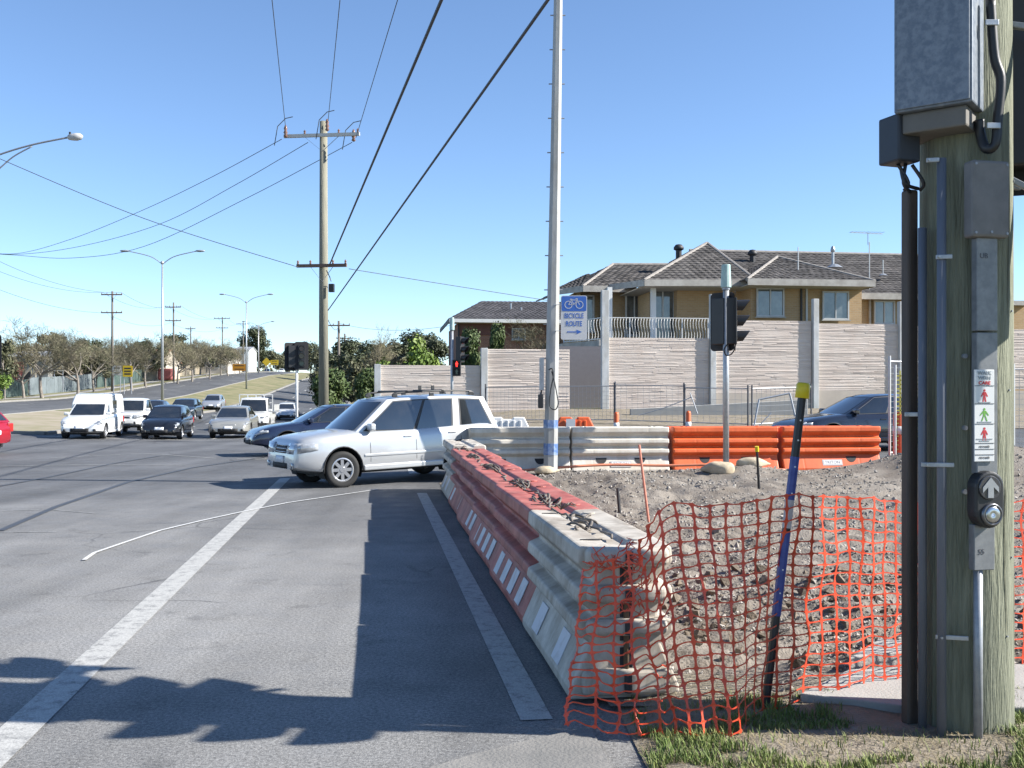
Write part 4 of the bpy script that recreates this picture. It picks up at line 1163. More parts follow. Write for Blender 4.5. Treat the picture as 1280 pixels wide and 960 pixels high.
    for tt in T:
        loop = [front(-1 + 2 * i / (B - 1), tt) for i in range(B)]
        loop += [side(i / (A - 1), tt, 1) for i in range(1, A - 1)]
        loop += [rear(1 - 2 * i / (B - 1), tt) for i in range(B)]
        loop += [side(1 - i / (A - 1), tt, -1) for i in range(1, A - 1)]
        mb.v += [tuple(p) for p in loop]
    n = 2 * (A - 2) + 2 * B
    mb.f = [(j * n + i, j * n + (i + 1) % n, (j + 1) * n + (i + 1) % n, (j + 1) * n + i) for j in range(len(T) - 1) for i in range(n)]
    def roof(i, j):
        q = i; p = -1 + 2 * j
        a = front(p, 1); b_ = rear(p, 1); s = side(q, 1)
        x = a.x + (b_.x - a.x) * q; y = hwid(1, q) * p
        z = zz(q, 1) + crown * (1 - p ** 4) * min(1, 6 * q + .15) * min(1, 6 * (1 - q) + .15)
        return V((x, y, z))
    mb.grid(roof, A, B)
    bm = bmesh.new(); me = mb.mesh('cab', m, True); bm.from_mesh(me); bmesh.ops.remove_doubles(bm, verts=bm.verts, dist=.004); bmesh.ops.recalc_face_normals(bm, faces=bm.faces); bm.to_mesh(me); bm.free()
    try: me.set_sharp_from_angle(angle=R(34))
    except Exception: pass
    cabo = bpy.data.objects.new('cabin', me); COL.objects.link(cabo); cabo.parent = t
    def patch(name, fn, outv, mm=M_glass, nu=7, nv=5, d=.007):
        mb = MB()
        def f2(i, j):
            p = fn(i, j); e = .01
            du = fn(min(1, i + e), j) - fn(max(0, i - e), j); dv = fn(i, min(1, j + e)) - fn(i, max(0, j - e))
            nrm = du.cross(dv).normalized()
            if nrm.dot(outv) < 0: nrm = -nrm
            return p + nrm * d
        mb.grid(f2, nu, nv)
        return mb.build(name, mm, t, smooth=True)
    patch('windscreen', lambda i, j: front(-.9 + 1.8 * i, .05 + .88 * j), V((1, 0, .4)))
    if S.get('rearglass', True): patch('rear_window', lambda i, j: rear(-.86 + 1.72 * i, .12 + .76 * j), V((-1, 0, .3)))
    for (b0, b1, t0, t1) in S['win']:
        for s in (-1, 1):
            lo, hi = .05, .90
            if S.get('trim'): patch('window_trim', lambda i, j: side((b0 - .012 + (t0 - b0) * j) + ((b1 - b0 + .024) + ((t1 - t0) - (b1 - b0)) * j) * i, lo - .035 + (hi - lo + .07) * j, s), V((0, s, .2)), M_trim, nu=8, d=.004)
            patch('side_window', lambda i, j: side((b0 + (t0 - b0) * j) + ((b1 + (t1 - b1) * j) - (b0 + (t0 - b0) * j)) * i, lo + (hi - lo) * j, s), V((0, s, .2)), nu=8)
    if not detail: return t
    # front: lamps, grille, bumper openings, plate
    def surf_x(y, z):                                  # front surface x for given |y|
        k = abs(y) / hw
        return hl - .02 - .30 * max(0, (k - .55)) ** 1.5 * 1.6
    fz = S['fz']                                       # (lamp z, lamp h, lamp inner y, outer y, grille z, grille h, grille half w, bumper slot z, slot h)
    def fpatch(name, y0, y1, z0, z1, mm, d=.012, lean=0.0, parent=None, nu=6):
        mb = MB()
        def fn(i, j):
            y = y0 + (y1 - y0) * i; z = z0 + (z1 - z0) * j
            zt = None
            # find body surface by walking the stations
            best = 0
            for x in np.linspace(hl, hl - .75, 60):
                e = (hl - x) / .75; k = 1 - S.get('round', .24) * (1 - e) ** S.get('rpow', 2.6); w = hw * k
                if abs(y) <= w * .975 and z <= interp(top, x) - .01: best = x; break
            return V((best + d, y, z))
        mb.grid(fn, nu, 3); o = mb.build(name, mm, parent or t, smooth=True); sd = o.modifiers.new('t', 'SOLIDIFY'); sd.thickness = .02; sd.offset = -1
        return o
    for s in (-1, 1):
        fpatch('headlight', s * fz[2], s * fz[3], fz[0] - fz[1] / 2, fz[0] + fz[1] / 2, M_lamp, .014)
        fpatch('indicator', s * (fz[3] - .05), s * (fz[3] + .01), fz[0] - fz[1] / 2 + .01, fz[0] + fz[1] / 2 - .02, S.get('ind', M_lamp), .02, nu=3)
    for s in (-1, 1):                                  # lamps wrap round on to the fenders
        mb = MB()
        def fs(i, j, s=s):
            x = hl - .06 - (.36 if S.get('trim') else .26) * i; e = (hl - x) / .75; k = 1 - S.get('round', .24) * (1 - e) ** S.get('rpow', 2.6)
            z = fz[0] - fz[1] / 2 + .01 + .05 * i + (fz[1] - .02 - .055 * i) * j; z = min(z, interp(top, x) - .05 + .02 * j); return V((x, s * (hw * k * .992 + .006), z))
        mb.grid(fs, 6, 3); o = mb.build('headlight', M_lamp, t, smooth=True); sd = o.modifiers.new('t', 'SOLIDIFY'); sd.thickness = .012
    g = fpatch('grille', -fz[6], fz[6], fz[4] - fz[5] / 2, fz[4] + fz[5] / 2, M_trim, .010)
    nb = 3
    for k in range(nb):
        z = fz[4] - fz[5] / 2 + fz[5] * (k + .5) / nb; fpatch('grille_bar', -fz[6] * .95, fz[6] * .95, z - .008, z + .008, M_chrome, .022, parent=g)
    fpatch('bumper_intake', -fz[6] * 1.25, fz[6] * 1.25, fz[7] - fz[8] / 2, fz[7] + fz[8] / 2, M_blackm, .008)
    for s in (-1, 1): fpatch('fog_lamp', s * hw * .62, s * hw * .78, fz[7] - .05, fz[7] + .05, M_lamp if S.get('fog') else M_trim, .012, nu=3)
    fpatch('number_plate', -.19, .19, fz[7] + fz[8] / 2 - .02, fz[7] + fz[8] / 2 + .10, M_plate, .026)
    # rear lamps and plate
    for s in (-1, 1): MB().box((-hl + .09, s * hw * .80, interp(top, -hl + .2) - .22), (.12, .22, .26)).build('tail_light', M_red_l, t, bevel=.03)
    MB().box((-hl - .002, 0, .62), (.02, .40, .12)).build('number_plate', M_plate, t)
    # doors: seams, handles, mirrors, sill
    for q in S['seams']:
        for s in (-1, 1):
            x = edge_x(q, 0); zt = interp(top, x)
            pts = []
            for f in lin(0, 1, 7):
                h = zt - zb0; z = zb0 + .08 + (h - .10) * f
                yy = np.interp((z - zb0) / h, [0, .03, .14, .36, .55, .64, .78, .93, .985], [.72, .93, .985, 1, 1, .992, .985, .955, .90]) * hw + .0015
                pts.append(V((x - .05 * (1 - f) * S.get('seam_lean', 0), s * yy, z)))
            mb = MB()
            for p in pts: mb.v += [(p.x - .005, p.y, p.z), (p.x + .005, p.y, p.z)]
            mb.f = [(2 * i, 2 * i + 1, 2 * i + 3, 2 * i + 2) for i in range(len(pts) - 1)]
            mb.build('door_seam', M_trim, t)
    for q in S['handles']:
        for s in (-1, 1):
            x = edge_x(q, 0); z = interp(top, x) - .135
            MB().box((x, s * (hw * .975 + .012), z), (.17, .022, .028)).build('door_handle', m if not S.get('dark_handles') else M_trim, t, bevel=.008)
    for s in (-1, 1):
        c = side(.07, .06, s) + V((-.02, s * .09, .05))
        MB().box(c, (.12, .19, .13)).build('wing_mirror', m, t, bevel=.035, seg=3)
        MB().box((sum(wx) / 2, s * (hw - .02), zb0 + .07), (wx[0] - wx[1] - 2.5 * rw, .06, .10)).build('sill', S.get('sillm') or m, t, bevel=.02)
    if S.get('trim'):
        for x in wx:                                   # dark lips round the arches
            for s in (-1, 1):
                pts = [V((x + rw * 1.19 * math.cos(R(a)), s * (hw + .002), rw + .015 + rw * 1.19 * math.sin(R(a)))) for a in range(-8, 189, 14)]
                MB().tube(pts, .012, 5).build('arch_lip', M_trim, t, smooth=True)
        for s in (-1, 1):
            xa, xb = wx[0] - rw * 1.3, wx[1] + rw * 1.3
            MB().box(((xa + xb) / 2, s * (hw + .006), zb0 + .40 * (interp(top, 0) - zb0)), (xa - xb, .018, .045)).build('side_moulding', m, t, bevel=.006)
    if extra: extra(t, S, side, m)
    return t

SUVS = dict(round=.20, rpow=3.4, trim=True, L=4.45, W=1.735, r=.33, tw=.215, wx=(1.32, -1.20), zb=.27, spokes=8, crown=.035, rcrown=.035,
    top=[(-2.225, .62), (-2.19, .80), (-2.12, 1.02), (-1.8, 1.045), (-1, 1.03), (0, 1.0), (.85, .985), (1.05, .995), (1.5, .965), (1.85, .93), (2.05, .895), (2.14, .84), (2.19, .74), (2.215, .60), (2.225, .50)],
    gh=(1.02, .30, -1.86, -2.16, 1.575, .81, .69), drop_f=.04, drop_r=.05, bow=.14,
    win=[(.055, .37, .085, .36), (.395, .64, .385, .645), (.715, .95, .73, .93)], seams=(.08, .385, .70), handles=(.33, .64),
    fz=(.735, .19, .34, .83, .73, .17, .29, .44, .12), fog=True, dark_handles=False)
def suv_extra(t, S, side, m):
    for s in (-1, 1):
        pts = [V((.15, s * .60, 1.585)), V((.05, s * .60, 1.65)), V((-.7, s * .60, 1.665)), V((-1.55, s * .58, 1.65)), V((-1.68, s * .58, 1.58))]
        MB().tube([catmull(pts, i / 24) for i in range(25)], .018, 8).build('roof_rail', M_black, t, smooth=True)
        for x in (.1, -.7, -1.6): MB().box((x, s * .60, 1.61), (.10, .03, .07)).build('rail_foot', M_black, t, bevel=.01)
    for x in (-.15, -.95):
        MB().bar((x, -.62, 1.68), (x, .62, 1.68), .05, .03).build('cross_bar', M_black, t, bevel=.01)
    for s in (-.35, .2): MB().box((-.95, s, 1.72), (.06, .03, .10)).build('rack_clamp', M_black, t)
sp = R(180 + 33)
fw = G(427, 609)
off2 = Matrix.Rotation(sp, 3, 'Z') @ V((1.32, .74, 0))
M_silver = paint('silver', (.57, .585, .60), .30, .38)
make_car('silver station wagon with roof racks turning at the crossing', 'car', SUVS, M_silver, (fw.x - off2.x, fw.y - off2.y, Hg(fw.x, fw.y) + .002), sp, name='station_wagon', extra=suv_extra, steer=-.12)
SUVO = bpy.data.objects['station_wagon']; SUVO.rotation_euler = (0, R(1.7), sp); SUVO.scale = (1, 1, 1.05); SUVO.location.z += .02

SEDAN = dict(trim=True, L=4.75, W=1.80, r=.315, wx=(1.42, -1.36), zb=.22, spokes=6,
    top=[(-2.375, .60), (-2.33, .80), (-2.2, .96), (-1.7, 1.0), (-1, .97), (0, .93), (.9, .92), (1.3, .88), (1.8, .81), (2.15, .72), (2.28, .62), (2.375, .48)],
    gh=(1.02, .20, -1.02, -1.72, 1.40, .80, .62), win=[(.06, .40, .10, .42), (.425, .72, .445, .72), (.74, .86, .745, .84)], seams=(.08, .41, .72), handles=(.36, .68),
    fz=(.66, .14, .40, .80, .65, .11, .34, .38, .14))
HATCH = dict(L=3.95, W=1.66, r=.29, wx=(1.20, -1.22), zb=.21, spokes=6,
    top=[(-1.975, .62), (-1.93, .86), (-1.8, .98), (-1, .96), (0, .93), (.75, .92), (1.1, .87), (1.5, .80), (1.75, .70), (1.88, .60), (1.975, .46)],
    gh=(.95, .15, -1.45, -1.85, 1.41, .76, .60), win=[(.06, .42, .10, .44), (.45, .78, .465, .74)], seams=(.09, .44), handles=(.38,),
    fz=(.63, .17, .36, .74, .64, .09, .28, .36, .15))
WAGON = dict(SEDAN); WAGON.update(L=4.6, gh=(1.0, .2, -1.9, -2.15, 1.41, .79, .64), win=[(.06, .36, .09, .36), (.385, .64, .38, .64), (.67, .95, .67, .92)], top=[(-2.3, .60), (-2.26, .82), (-2.15, .96), (-1, .96), (0, .93), (.9, .92), (1.3, .88), (1.8, .80), (2.1, .70), (2.24, .6), (2.3, .48)])
def at_px(u, v, dx=0): 
    p = G(u, v); return p
HD = math.atan2(-1, AX)                                # towards the camera down the main road
def oncoming(u, v, S, label, m, cat='car', name='sedan', extra=None, yaw=0.0, back=True):
    p = G(u, v); d = V((AX, -1, 0)).normalized()
    c = p - d * (S['L'] / 2 - .1)
    return make_car(label, cat, S, m, (c.x, c.y, Hg(c.x, c.y) + .005), HD + yaw, 'vehicles waiting on the main road', name, extra=extra)
M_blk = paint('black', (.012, .014, .02), .25)
M_navy = paint('navy', (.014, .022, .055), .22)
M_dgreen = paint('dark_teal', (.02, .03, .04), .25)
M_wpaint = paint('white', (.74, .75, .74), .35)
M_champ = paint('champagne', (.44, .44, .41), .3, .4)
M_red = paint('red', (.30, .008, .02), .25)
# the dark blue sedan behind the silver wagon, nosing out of the side street
p = G(322, 571)
bs = R(180 + 24); o_ = Matrix.Rotation(bs, 3, 'Z') @ V((2.2, .55, 0))
make_car('dark navy sedan nosing out behind the silver station wagon', 'car', SEDAN, M_navy, (p.x - o_.x, p.y - o_.y, Hg(p.x - o_.x, p.y - o_.y) + .005), bs, name='sedan')
# dark sedan in the side street behind the orange barriers
p = V((9.15, 26.9, 0)); p.z = Hg(p.x, p.y)
make_car('glossy dark sedan in the side street behind orange barriers', 'car', SEDAN, paint('black_gloss', (.016, .02, .034), .12), (p.x, p.y, p.z + .005), R(180 + 12), name='sedan')
# red car leaving the frame
p = G(10, 566); rz_ = R(166); o_ = Matrix.Rotation(rz_, 3, 'Z') @ V((-1.9, -.75, 0))
make_car('red hatchback driving away to the left past the sandy median', 'car', HATCH, M_red, (p.x - o_.x + .12, p.y - o_.y, Hg(p.x, p.y) + .005), rz_, name='hatchback')
# waiting at the stop line
def van_extra(t, S, side, m):
    mb = MB()
    prof = [(.28, 1.40), (.10, 1.70), (-.05, 1.80), (-.4, 1.83), (-1.9, 1.82), (-2.0, 1.72), (-2.05, 1.0), (.3, 1.0)]
    n = len(prof)
    for s in (-1, 1):
        for x, z in prof: mb.v.append((x, s * (.80 if z < 1.5 else .73), z))
    mb.f = [tuple(range(n)), tuple(reversed(range(n, 2 * n)))] + [(i, (i + 1) % n, n + (i + 1) % n, n + i) for i in range(n)]
    mb.build('cargo_box', m, t, bevel=.07, seg=4)
    for s in (-1, 1): MB().box((-.35, s * .785, 1.38), (.62, .02, .34)).build('side_window', M_glass, t, bevel=.008)
VAN = dict(HATCH); VAN.update(L=4.15, W=1.70, wx=(1.30, -1.35), gh=(1.0, .28, -.4, -.5, 1.47, .78, .66), win=[(.08, .86, .16, .88)], seams=(.12, .95), handles=(.8,), rearglass=False,
    top=[(-2.075, .70), (-2.05, .95), (-1, 1.0), (0, .98), (.9, .95), (1.2, .90), (1.6, .82), (1.85, .72), (1.98, .60), (2.075, .46)])
oncoming(100, 549, VAN, 'white delivery van with a raised cargo box at the stop line', M_wpaint, 'van', 'delivery_van', van_extra)
oncoming(199, 549.5, HATCH, 'black hatchback at the stop line beside the white van', M_blk, name='hatchback')
oncoming(285, 548, SEDAN, 'champagne silver sedan at the stop line beside black hatchback', M_champ)
UTE = dict(SEDAN); UTE.update(L=4.9, W=1.72, r=.33, wx=(1.45, -1.45), zb=.36, gh=(.95, .35, -.55, -.72, 1.62, .76, .64), win=[(.08, .9, .16, .88)], seams=(.1, .92), handles=(.8,),
    top=[(-2.45, .9), (-2.43, 1.04), (-1, 1.05), (0, 1.06), (.9, 1.06), (1.4, 1.03), (2.0, .98), (2.3, .92), (2.4, .8), (2.45, .55)], fz=(.82, .15, .48, .78, .82, .14, .40, .55, .14), sillm=M_wpaint)
oncoming(152, 544, UTE, 'white utility pickup waiting behind the white van', M_wpaint, 'pickup', 'pickup')
oncoming(180, 533, SEDAN, 'black sedan waiting behind the white pickup', paint('black2', (.02, .022, .028), .3))
oncoming(224, 526, WAGON, 'dark teal wagon waiting behind the black hatchback', M_dgreen, name='wagon')
oncoming(263, 514, HATCH, 'small silver hatchback last in the queue by the grassy median', paint('silver2', (.50, .52, .55), .3, .5), name='hatchback')
def truck_extra(t, S, side, m):
    MB().box((-1.6, 0, 1.10), (2.9, 2.0, .10)).build('tray_floor', M_galv, t)
    for s in (-1, 1): MB().box((-1.6, s * 1.0, 1.32), (2.9, .04, .36)).build('tray_side', M_wpaint, t, bevel=.01)
    fr = MB()
    for y in (-.9, -.45, 0, .45, .9): fr.bar((-.18, y, 1.1), (-.18, y, 2.05), .05)
    for z in (1.6, 2.05): fr.bar((-.18, -.93, z), (-.18, .93, z), .05)
    fr.build('headboard_rack', M_wpaint, t)
TRUCK = dict(UTE); TRUCK.update(L=5.3, W=1.85, gh=(1.25, .75, -.02, -.08, 1.86, .84, .72), r=.36, wx=(1.65, -1.5), zb=.42, win=[(.1, .9, .2, .88)],
    top=[(-2.65, .9), (-2.6, 1.03), (-1, 1.05), (0, 1.1), (1.2, 1.12), (1.7, 1.08), (2.3, 1.0), (2.55, .92), (2.62, .8), (2.65, .55)], fz=(.88, .16, .52, .82, .88, .15, .42, .58, .16))
oncoming(313, 541, TRUCK, 'white tray truck with headboard rack waiting behind champagne sedan', M_wpaint, 'truck', 'tray_truck', truck_extra)
oncoming(356, 525.5, SEDAN, 'white sedan approaching behind the white tray truck', M_wpaint)
# far cars near the crest
def far_car(u, v, S, label, m, yaw=0):
    p = G(u, v); make_car(label, 'car', S, m, (p.x, p.y, p.z + .005), HD + yaw, 'cars near the crest', 'far_car', detail=False)
far_car(352, 463.5, SEDAN, 'tiny white car coming over the crest of the road', M_wpaint)
far_car(334, 464, HATCH, 'tiny dark car on the crest beside yellow sign', M_blk)
# ------------------------------------------------------------------ sound wall of cast panels
M_panel = mat('cast_panel', (.64, .545, .475), .9, col2=(.71, .625, .555), scale=1.3, mix=(.35, .65), bump=.35, bscale=30, island=.06)
M_post = mat('wall_post', (.52, .54, .55), .7, col2=(.60, .62, .62), scale=2, bump=.1, grime=.18)
WYY = 43.0
def wall_panel(parent, u0, u1, vt, vb, Y, seed):
    rn = random.Random(seed)
    a, b = P(u0, vt, Y), P(u1, vb, Y); mb = MB()
    z = b.z
    mb.box(((a.x + b.x) / 2, Y + .11, (a.z + b.z) / 2), (b.x - a.x, .10, a.z - b.z))
    while z < a.z - .02:
        h = min(rn.uniform(.045, .08), a.z - z); x = a.x
        while x < b.x - .01:
            l = min(rn.uniform(.5, 2.2), b.x - x)
            if b.x - x - l < .15: l = b.x - x
            d = rn.uniform(.0, .013); dz = rn.uniform(-.012, .012)
            x1 = x + l - .008; zz0 = z + .003 + dz * .5; zz1 = z + h - .003 - dz * .3
            yf = Y + .06 - d
            mb.add([(x, Y + .07, zz0), (x1, Y + .07, zz0), (x1, Y + .07, zz1), (x, Y + .07, zz1), (x + .01, yf, zz0 + .012), (x1 - .01, yf + rn.uniform(-.012, .012), zz0 + .012), (x1 - .01, yf, zz1 - .008), (x + .01, yf + rn.uniform(-.012, .012), zz1 - .008)],
                   [(4, 5, 6, 7), (0, 1, 5, 4), (1, 2, 6, 5), (2, 3, 7, 6), (3, 0, 4, 7)])
            x += l
        z += h
    mb.v = [tuple(V(p) - parent.location) for p in mb.v]
    return mb.build('cast_panel', M_panel, parent)
wl = thing('sound_wall', 'tall sound wall of ribbed beige cast panels between grey posts', 'wall', (P(900, 500, WYY).x, WYY, Hg(8, 42)))
for k, (u0, u1, vt, vb) in enumerate(((479, 599, 458, 528), (608, 709, 438, 528), (758, 886, 423, 512), (895, 1021, 400, 492), (1030, 1140, 403, 488), (1144, 1263, 405, 486), (1272, 1400, 408, 486))):
    wall_panel(wl, u0, u1, vt, vb, WYY, k + 20)
def lw(p): return V(p) - wl.location
for u, vt, vb, w in ((475.5, 457, 530, .26), (603.5, 437, 535, .27), (753, 365, 545, .30), (890.5, 368, 528, .24), (1025.5, 372, 520, .24), (1142, 374, 520, .27), (1267.5, 345, 520, .30)):
    a, b = P(u, vt, WYY), P(u, vb, WYY)
    MB().box(lw(((a.x, WYY + .02, (a.z + b.z) / 2))), (w, .24, a.z - b.z)).build('post', M_post, wl, bevel=.012)
# plain plinth below the panels
for u0, u1, vt in ((758, 886, 512), (895, 1021, 492), (1030, 1400, 488)):
    a, b = P(u0, vt, WYY), P(u1, 545, WYY); MB().box(lw(((a.x + b.x) / 2, WYY + .11, (a.z + b.z) / 2)), (b.x - a.x, .12, a.z - b.z)).build('plinth', mat('render', (.50, .44, .38), .9, var=.1, scale=1.5), wl)
wl.rotation_euler = (0, 0, R(8))
# low retaining kerb wall in front
t = MB(); a, b = P(788, 508, 39.5), P(1010, 536, 39.5)
ct = V(((a.x + b.x) / 2, 39.5, Hg((a.x + b.x) / 2, 39.5)))
o = MB().prism([(a.x - ct.x, 0, -.25), (b.x - ct.x, 0, -.25), (b.x - ct.x, 0, .62), (a.x - ct.x, 0, .25)], (0, .25, 0)).build('retaining_wall', mat('grey_concrete', (.42, .41, .38), .85, var=.12, scale=2), bevel=.02)
o.location = ct; tag(o, 'low grey concrete retaining wall sloping below the sound wall', 'wall')

# ------------------------------------------------------------------ houses
M_ybrick = None
def brickmat(name, c1, c2, mort, sx=.24, sy=.086):
    m = bpy.data.materials.new(name); m.use_nodes = True
    N, L = m.node_tree.nodes, m.node_tree.links; b = N['Principled BSDF']
    tc = N.new('ShaderNodeTexCoord'); sp_ = N.new('ShaderNodeSeparateXYZ'); L.new(tc.outputs['Object'], sp_.inputs[0])
    ad = N.new('ShaderNodeMath'); ad.operation = 'ADD'; L.new(sp_.outputs[0], ad.inputs[0]); L.new(sp_.outputs[1], ad.inputs[1])
    cb = N.new('ShaderNodeCombineXYZ'); L.new(ad.outputs[0], cb.inputs[0]); L.new(sp_.outputs[2], cb.inputs[1])
    br = N.new('ShaderNodeTexBrick'); br.inputs['Scale'].default_value = 1.0
    br.inputs['Brick Width'].default_value = sx; br.inputs['Row Height'].default_value = sy; br.inputs['Mortar Size'].default_value = .008
    br.inputs['Color1'].default_value = (*(V(c1) * ALB), 1); br.inputs['Color2'].default_value = (*(V(c2) * ALB), 1); br.inputs['Mortar'].default_value = (*(V(mort) * ALB), 1)
    L.new(cb.outputs[0], br.inputs['Vector']); L.new(br.outputs['Color'], b.inputs['Base Color'])
    b.inputs['Roughness'].default_value = .9
    bp = N.new('ShaderNodeBump'); bp.inputs['Strength'].default_value = .4; bp.inputs['Distance'].default_value = .01; bp.invert = True
    L.new(br.outputs['Fac'], bp.inputs['Height']); L.new(bp.outputs['Normal'], b.inputs['Normal'])
    MATS[name] = m; return m
M_ybrick = brickmat('yellow_brick', (.53, .355, .185), (.46, .30, .15), (.48, .39, .28))
M_rbrick = brickmat('red_brick', (.34, .155, .09), (.27, .115, .07), (.34, .29, .25))
M_tile = mat('roof_tile', (.075, .07, .068), .9, col2=(.125, .116, .11), scale=1.6, mix=(.35, .7), bump=.4, bscale=25, island=.3, spec=.2)
M_tile_d = mat('roof_tile_dark', (.055, .052, .056), .8, col2=(.09, .085, .09), scale=1.6, island=.25)
M_ridge = mat('ridge_tile', (.30, .275, .25), .9, var=.25, scale=4)
M_fascia = mat('fascia', (.50, .47, .42), .7, col2=(.36, .33, .29), scale=2.5)
M_soffit = mat('soffit', (.46, .42, .36), .8, var=.1)
M_frame = mat('window_frame', (.55, .56, .55), .45, var=.06)
M_curtain = mat('curtain', (.5, .5, .47), .8, var=.1, stretch=(12, 12, .2), scale=3)
def roof_plane(parent, BL, BR, TR, TL, m, rows=None, tile=.32, rn=random.Random(2), name='roof_slope'):
    o0 = parent.location
    BL, BR, TR, TL = [V(p) for p in (BL, BR, TR, TL)]
    nrm = (BR - BL).cross(TL - BL) if (TL - BL).length > .01 else (BR - BL).cross(TR - BL)
    nrm.normalize()
    if nrm.z < 0: nrm = -nrm
    sl = ((TL + TR) / 2 - (BL + BR) / 2).length
    rows = rows or max(3, int(sl / .34)); mb = MB()
    mb.poly([BL - o0, BR - o0, TR - o0, TL - o0] if (TR - TL).length > .02 else [BL - o0, BR - o0, TR - o0])
    for k in range(rows):
        f0, f1 = k / rows, min(1.0, (k + 1.08) / rows)
        a0, b0 = BL.lerp(TL, f0), BR.lerp(TR, f0); a1, b1 = BL.lerp(TL, f1), BR.lerp(TR, f1)
        n = max(1, int((b0 - a0).length / tile))
        for i in range(n):
            s0, s1 = i / n, (i + .97) / n
            lift = nrm * (.035 + rn.uniform(-.008, .012)); low = nrm * .012
            p = [a0.lerp(b0, s0) + lift, a0.lerp(b0, s1) + lift, a1.lerp(b1, s1) + low, a1.lerp(b1, s0) + low]
            mid0 = (p[0] + p[1]) / 2 + nrm * .03; mid1 = (p[2] + p[3]) / 2 + nrm * .025
            e0 = a0.lerp(b0, s0); e1_ = a0.lerp(b0, s1)
            mb.add([q - o0 for q in (p[0], mid0, p[1], p[2], mid1, p[3], e0, e1_)], [(0, 1, 4, 5), (1, 2, 3, 4), (6, 7, 2, 1, 0)])
    return mb.build(name, m, parent, fix=False)
def ridge(parent, a, b, m=None, r=.10, roof=None):
    o0 = parent.location; MB().cyl(V(a) - o0, V(b) - o0, r, n=8).build('ridge_cap', m or M_ridge, parent)
def slab_box(parent, name, lo, hi, m, bevel=0):
    lo, hi = V(lo), V(hi); return MB().box((lo + hi) / 2 - parent.location, hi - lo).build(name, m, parent, bevel=bevel)
def beam(parent, name, a, b, w, h, m):
    return MB().bar(V(a) - parent.location, V(b) - parent.location, w, h).build(name, m, parent)
def window(parent, u0, v0, u1, v1, Y, mull=1, m=M_winglass, name='window', fr=.07):
    a, b = P(u0, v0, Y), P(u1, v1, Y); o0 = parent.location
    w = MB().box(((a.x + b.x) / 2 - o0.x, Y - .02 - o0.y, (a.z + b.z) / 2 - o0.z), (b.x - a.x, .03, a.z - b.z)).build(name, m, parent)
    fb = MB(); x0, x1, z0, z1 = a.x - o0.x, b.x - o0.x, b.z - o0.z, a.z - o0.z; yy = Y - .05 - o0.y
    for c, d in (((x0, yy, (z0 + z1) / 2), (fr, .09, z1 - z0 + fr)), ((x1, yy, (z0 + z1) / 2), (fr, .09, z1 - z0 + fr)), (((x0 + x1) / 2, yy, z0), (x1 - x0, .085, fr)), (((x0 + x1) / 2, yy, z1), (x1 - x0, .085, fr))): fb.box(c, d)
    for k in range(mull):
        fb.box((x0 + (x1 - x0) * (k + 1) / (mull + 1), yy, (z0 + z1) / 2), (fr * .7, .08, z1 - z0))
    fb.build('window_frame', M_frame, w)
    MB().box(((x0 + x1) / 2, Y - .08 - o0.y, z0 - .07), (x1 - x0 + .2, .16, .06)).build('sill', M_fascia, w)
    return w
YB = 50.0
hs = thing('apartment_house', 'two-storey yellow brick house with hipped grey tile roofs and balcony', 'house', (P(950, 500, YB).x, YB, Hg(10, 48)))
# --- walls
fl = Hg(10, 48) - .3
def bw(u0, u1, vt, Y0, Y1, m=M_ybrick, name='wall', vb=None):
    a, b = P(u0, vt, Y0), P(u1, vt, Y0); z0 = fl if vb is None else P(0, vb, Y0).z
    return slab_box(hs, name, (a.x, Y0, z0), (b.x, Y1, a.z), m)
bw(845, 934, 357, 50.4, 60); bw(935, 1080, 356, 49.0, 60); bw(1080.5, 1225, 366, 50.6, 61); bw(1225.5, 1310, 378, 51.0, 58)
slab_box(hs, 'flat_roof', (P(1222, 0, 50.5).x, 50.4, P(0, 378, 50.5).z + .002), (P(1315, 0, 50.5).x, 58.5, P(0, 372, 50.5).z), M_fascia)
bw(775, 812, 362, 54.0, 60)
bw(812.5, 844.5, 357, 51.2, 60)
# dark lower wall below the balcony
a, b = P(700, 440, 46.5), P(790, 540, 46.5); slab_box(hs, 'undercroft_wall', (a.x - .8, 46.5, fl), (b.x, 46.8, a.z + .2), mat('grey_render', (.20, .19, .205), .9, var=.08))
# --- roofs
def eave_fascia(a, b): beam(hs, 'fascia', V(a) - V((0, .04, .10)), V(b) - V((0, .04, .10)), .05, .30, M_fascia)
# block with balcony
EL, ER, AP = P(797, 353, 48.6), P(940, 351, 48.6), P(893, 305, 53.5)
BLk = P(797, 353, 48.6) + V((-.2, 9.5, 0)); RB = AP + V((.3, 8, .0))
eL = V((EL.x, EL.y, EL.z)); eL2 = V((EL.x + .0, EL.y + 9, EL.z))
roof_plane(hs, EL, ER, AP, AP, M_tile); roof_plane(hs, eL2, EL, AP, RB, M_tile); roof_plane(hs, ER, ER + V((0, 9, 0)), RB, AP, M_tile)
ridge(hs, EL, AP); ridge(hs, AP, RB); ridge(hs, ER, AP)
eave_fascia(EL, ER); eave_fascia(EL, P(757, 361, 54.2))
slab_box(hs, 'soffit', (EL.x, EL.y, EL.z - .24), (ER.x, EL.y + 5, EL.z - .20), M_soffit)
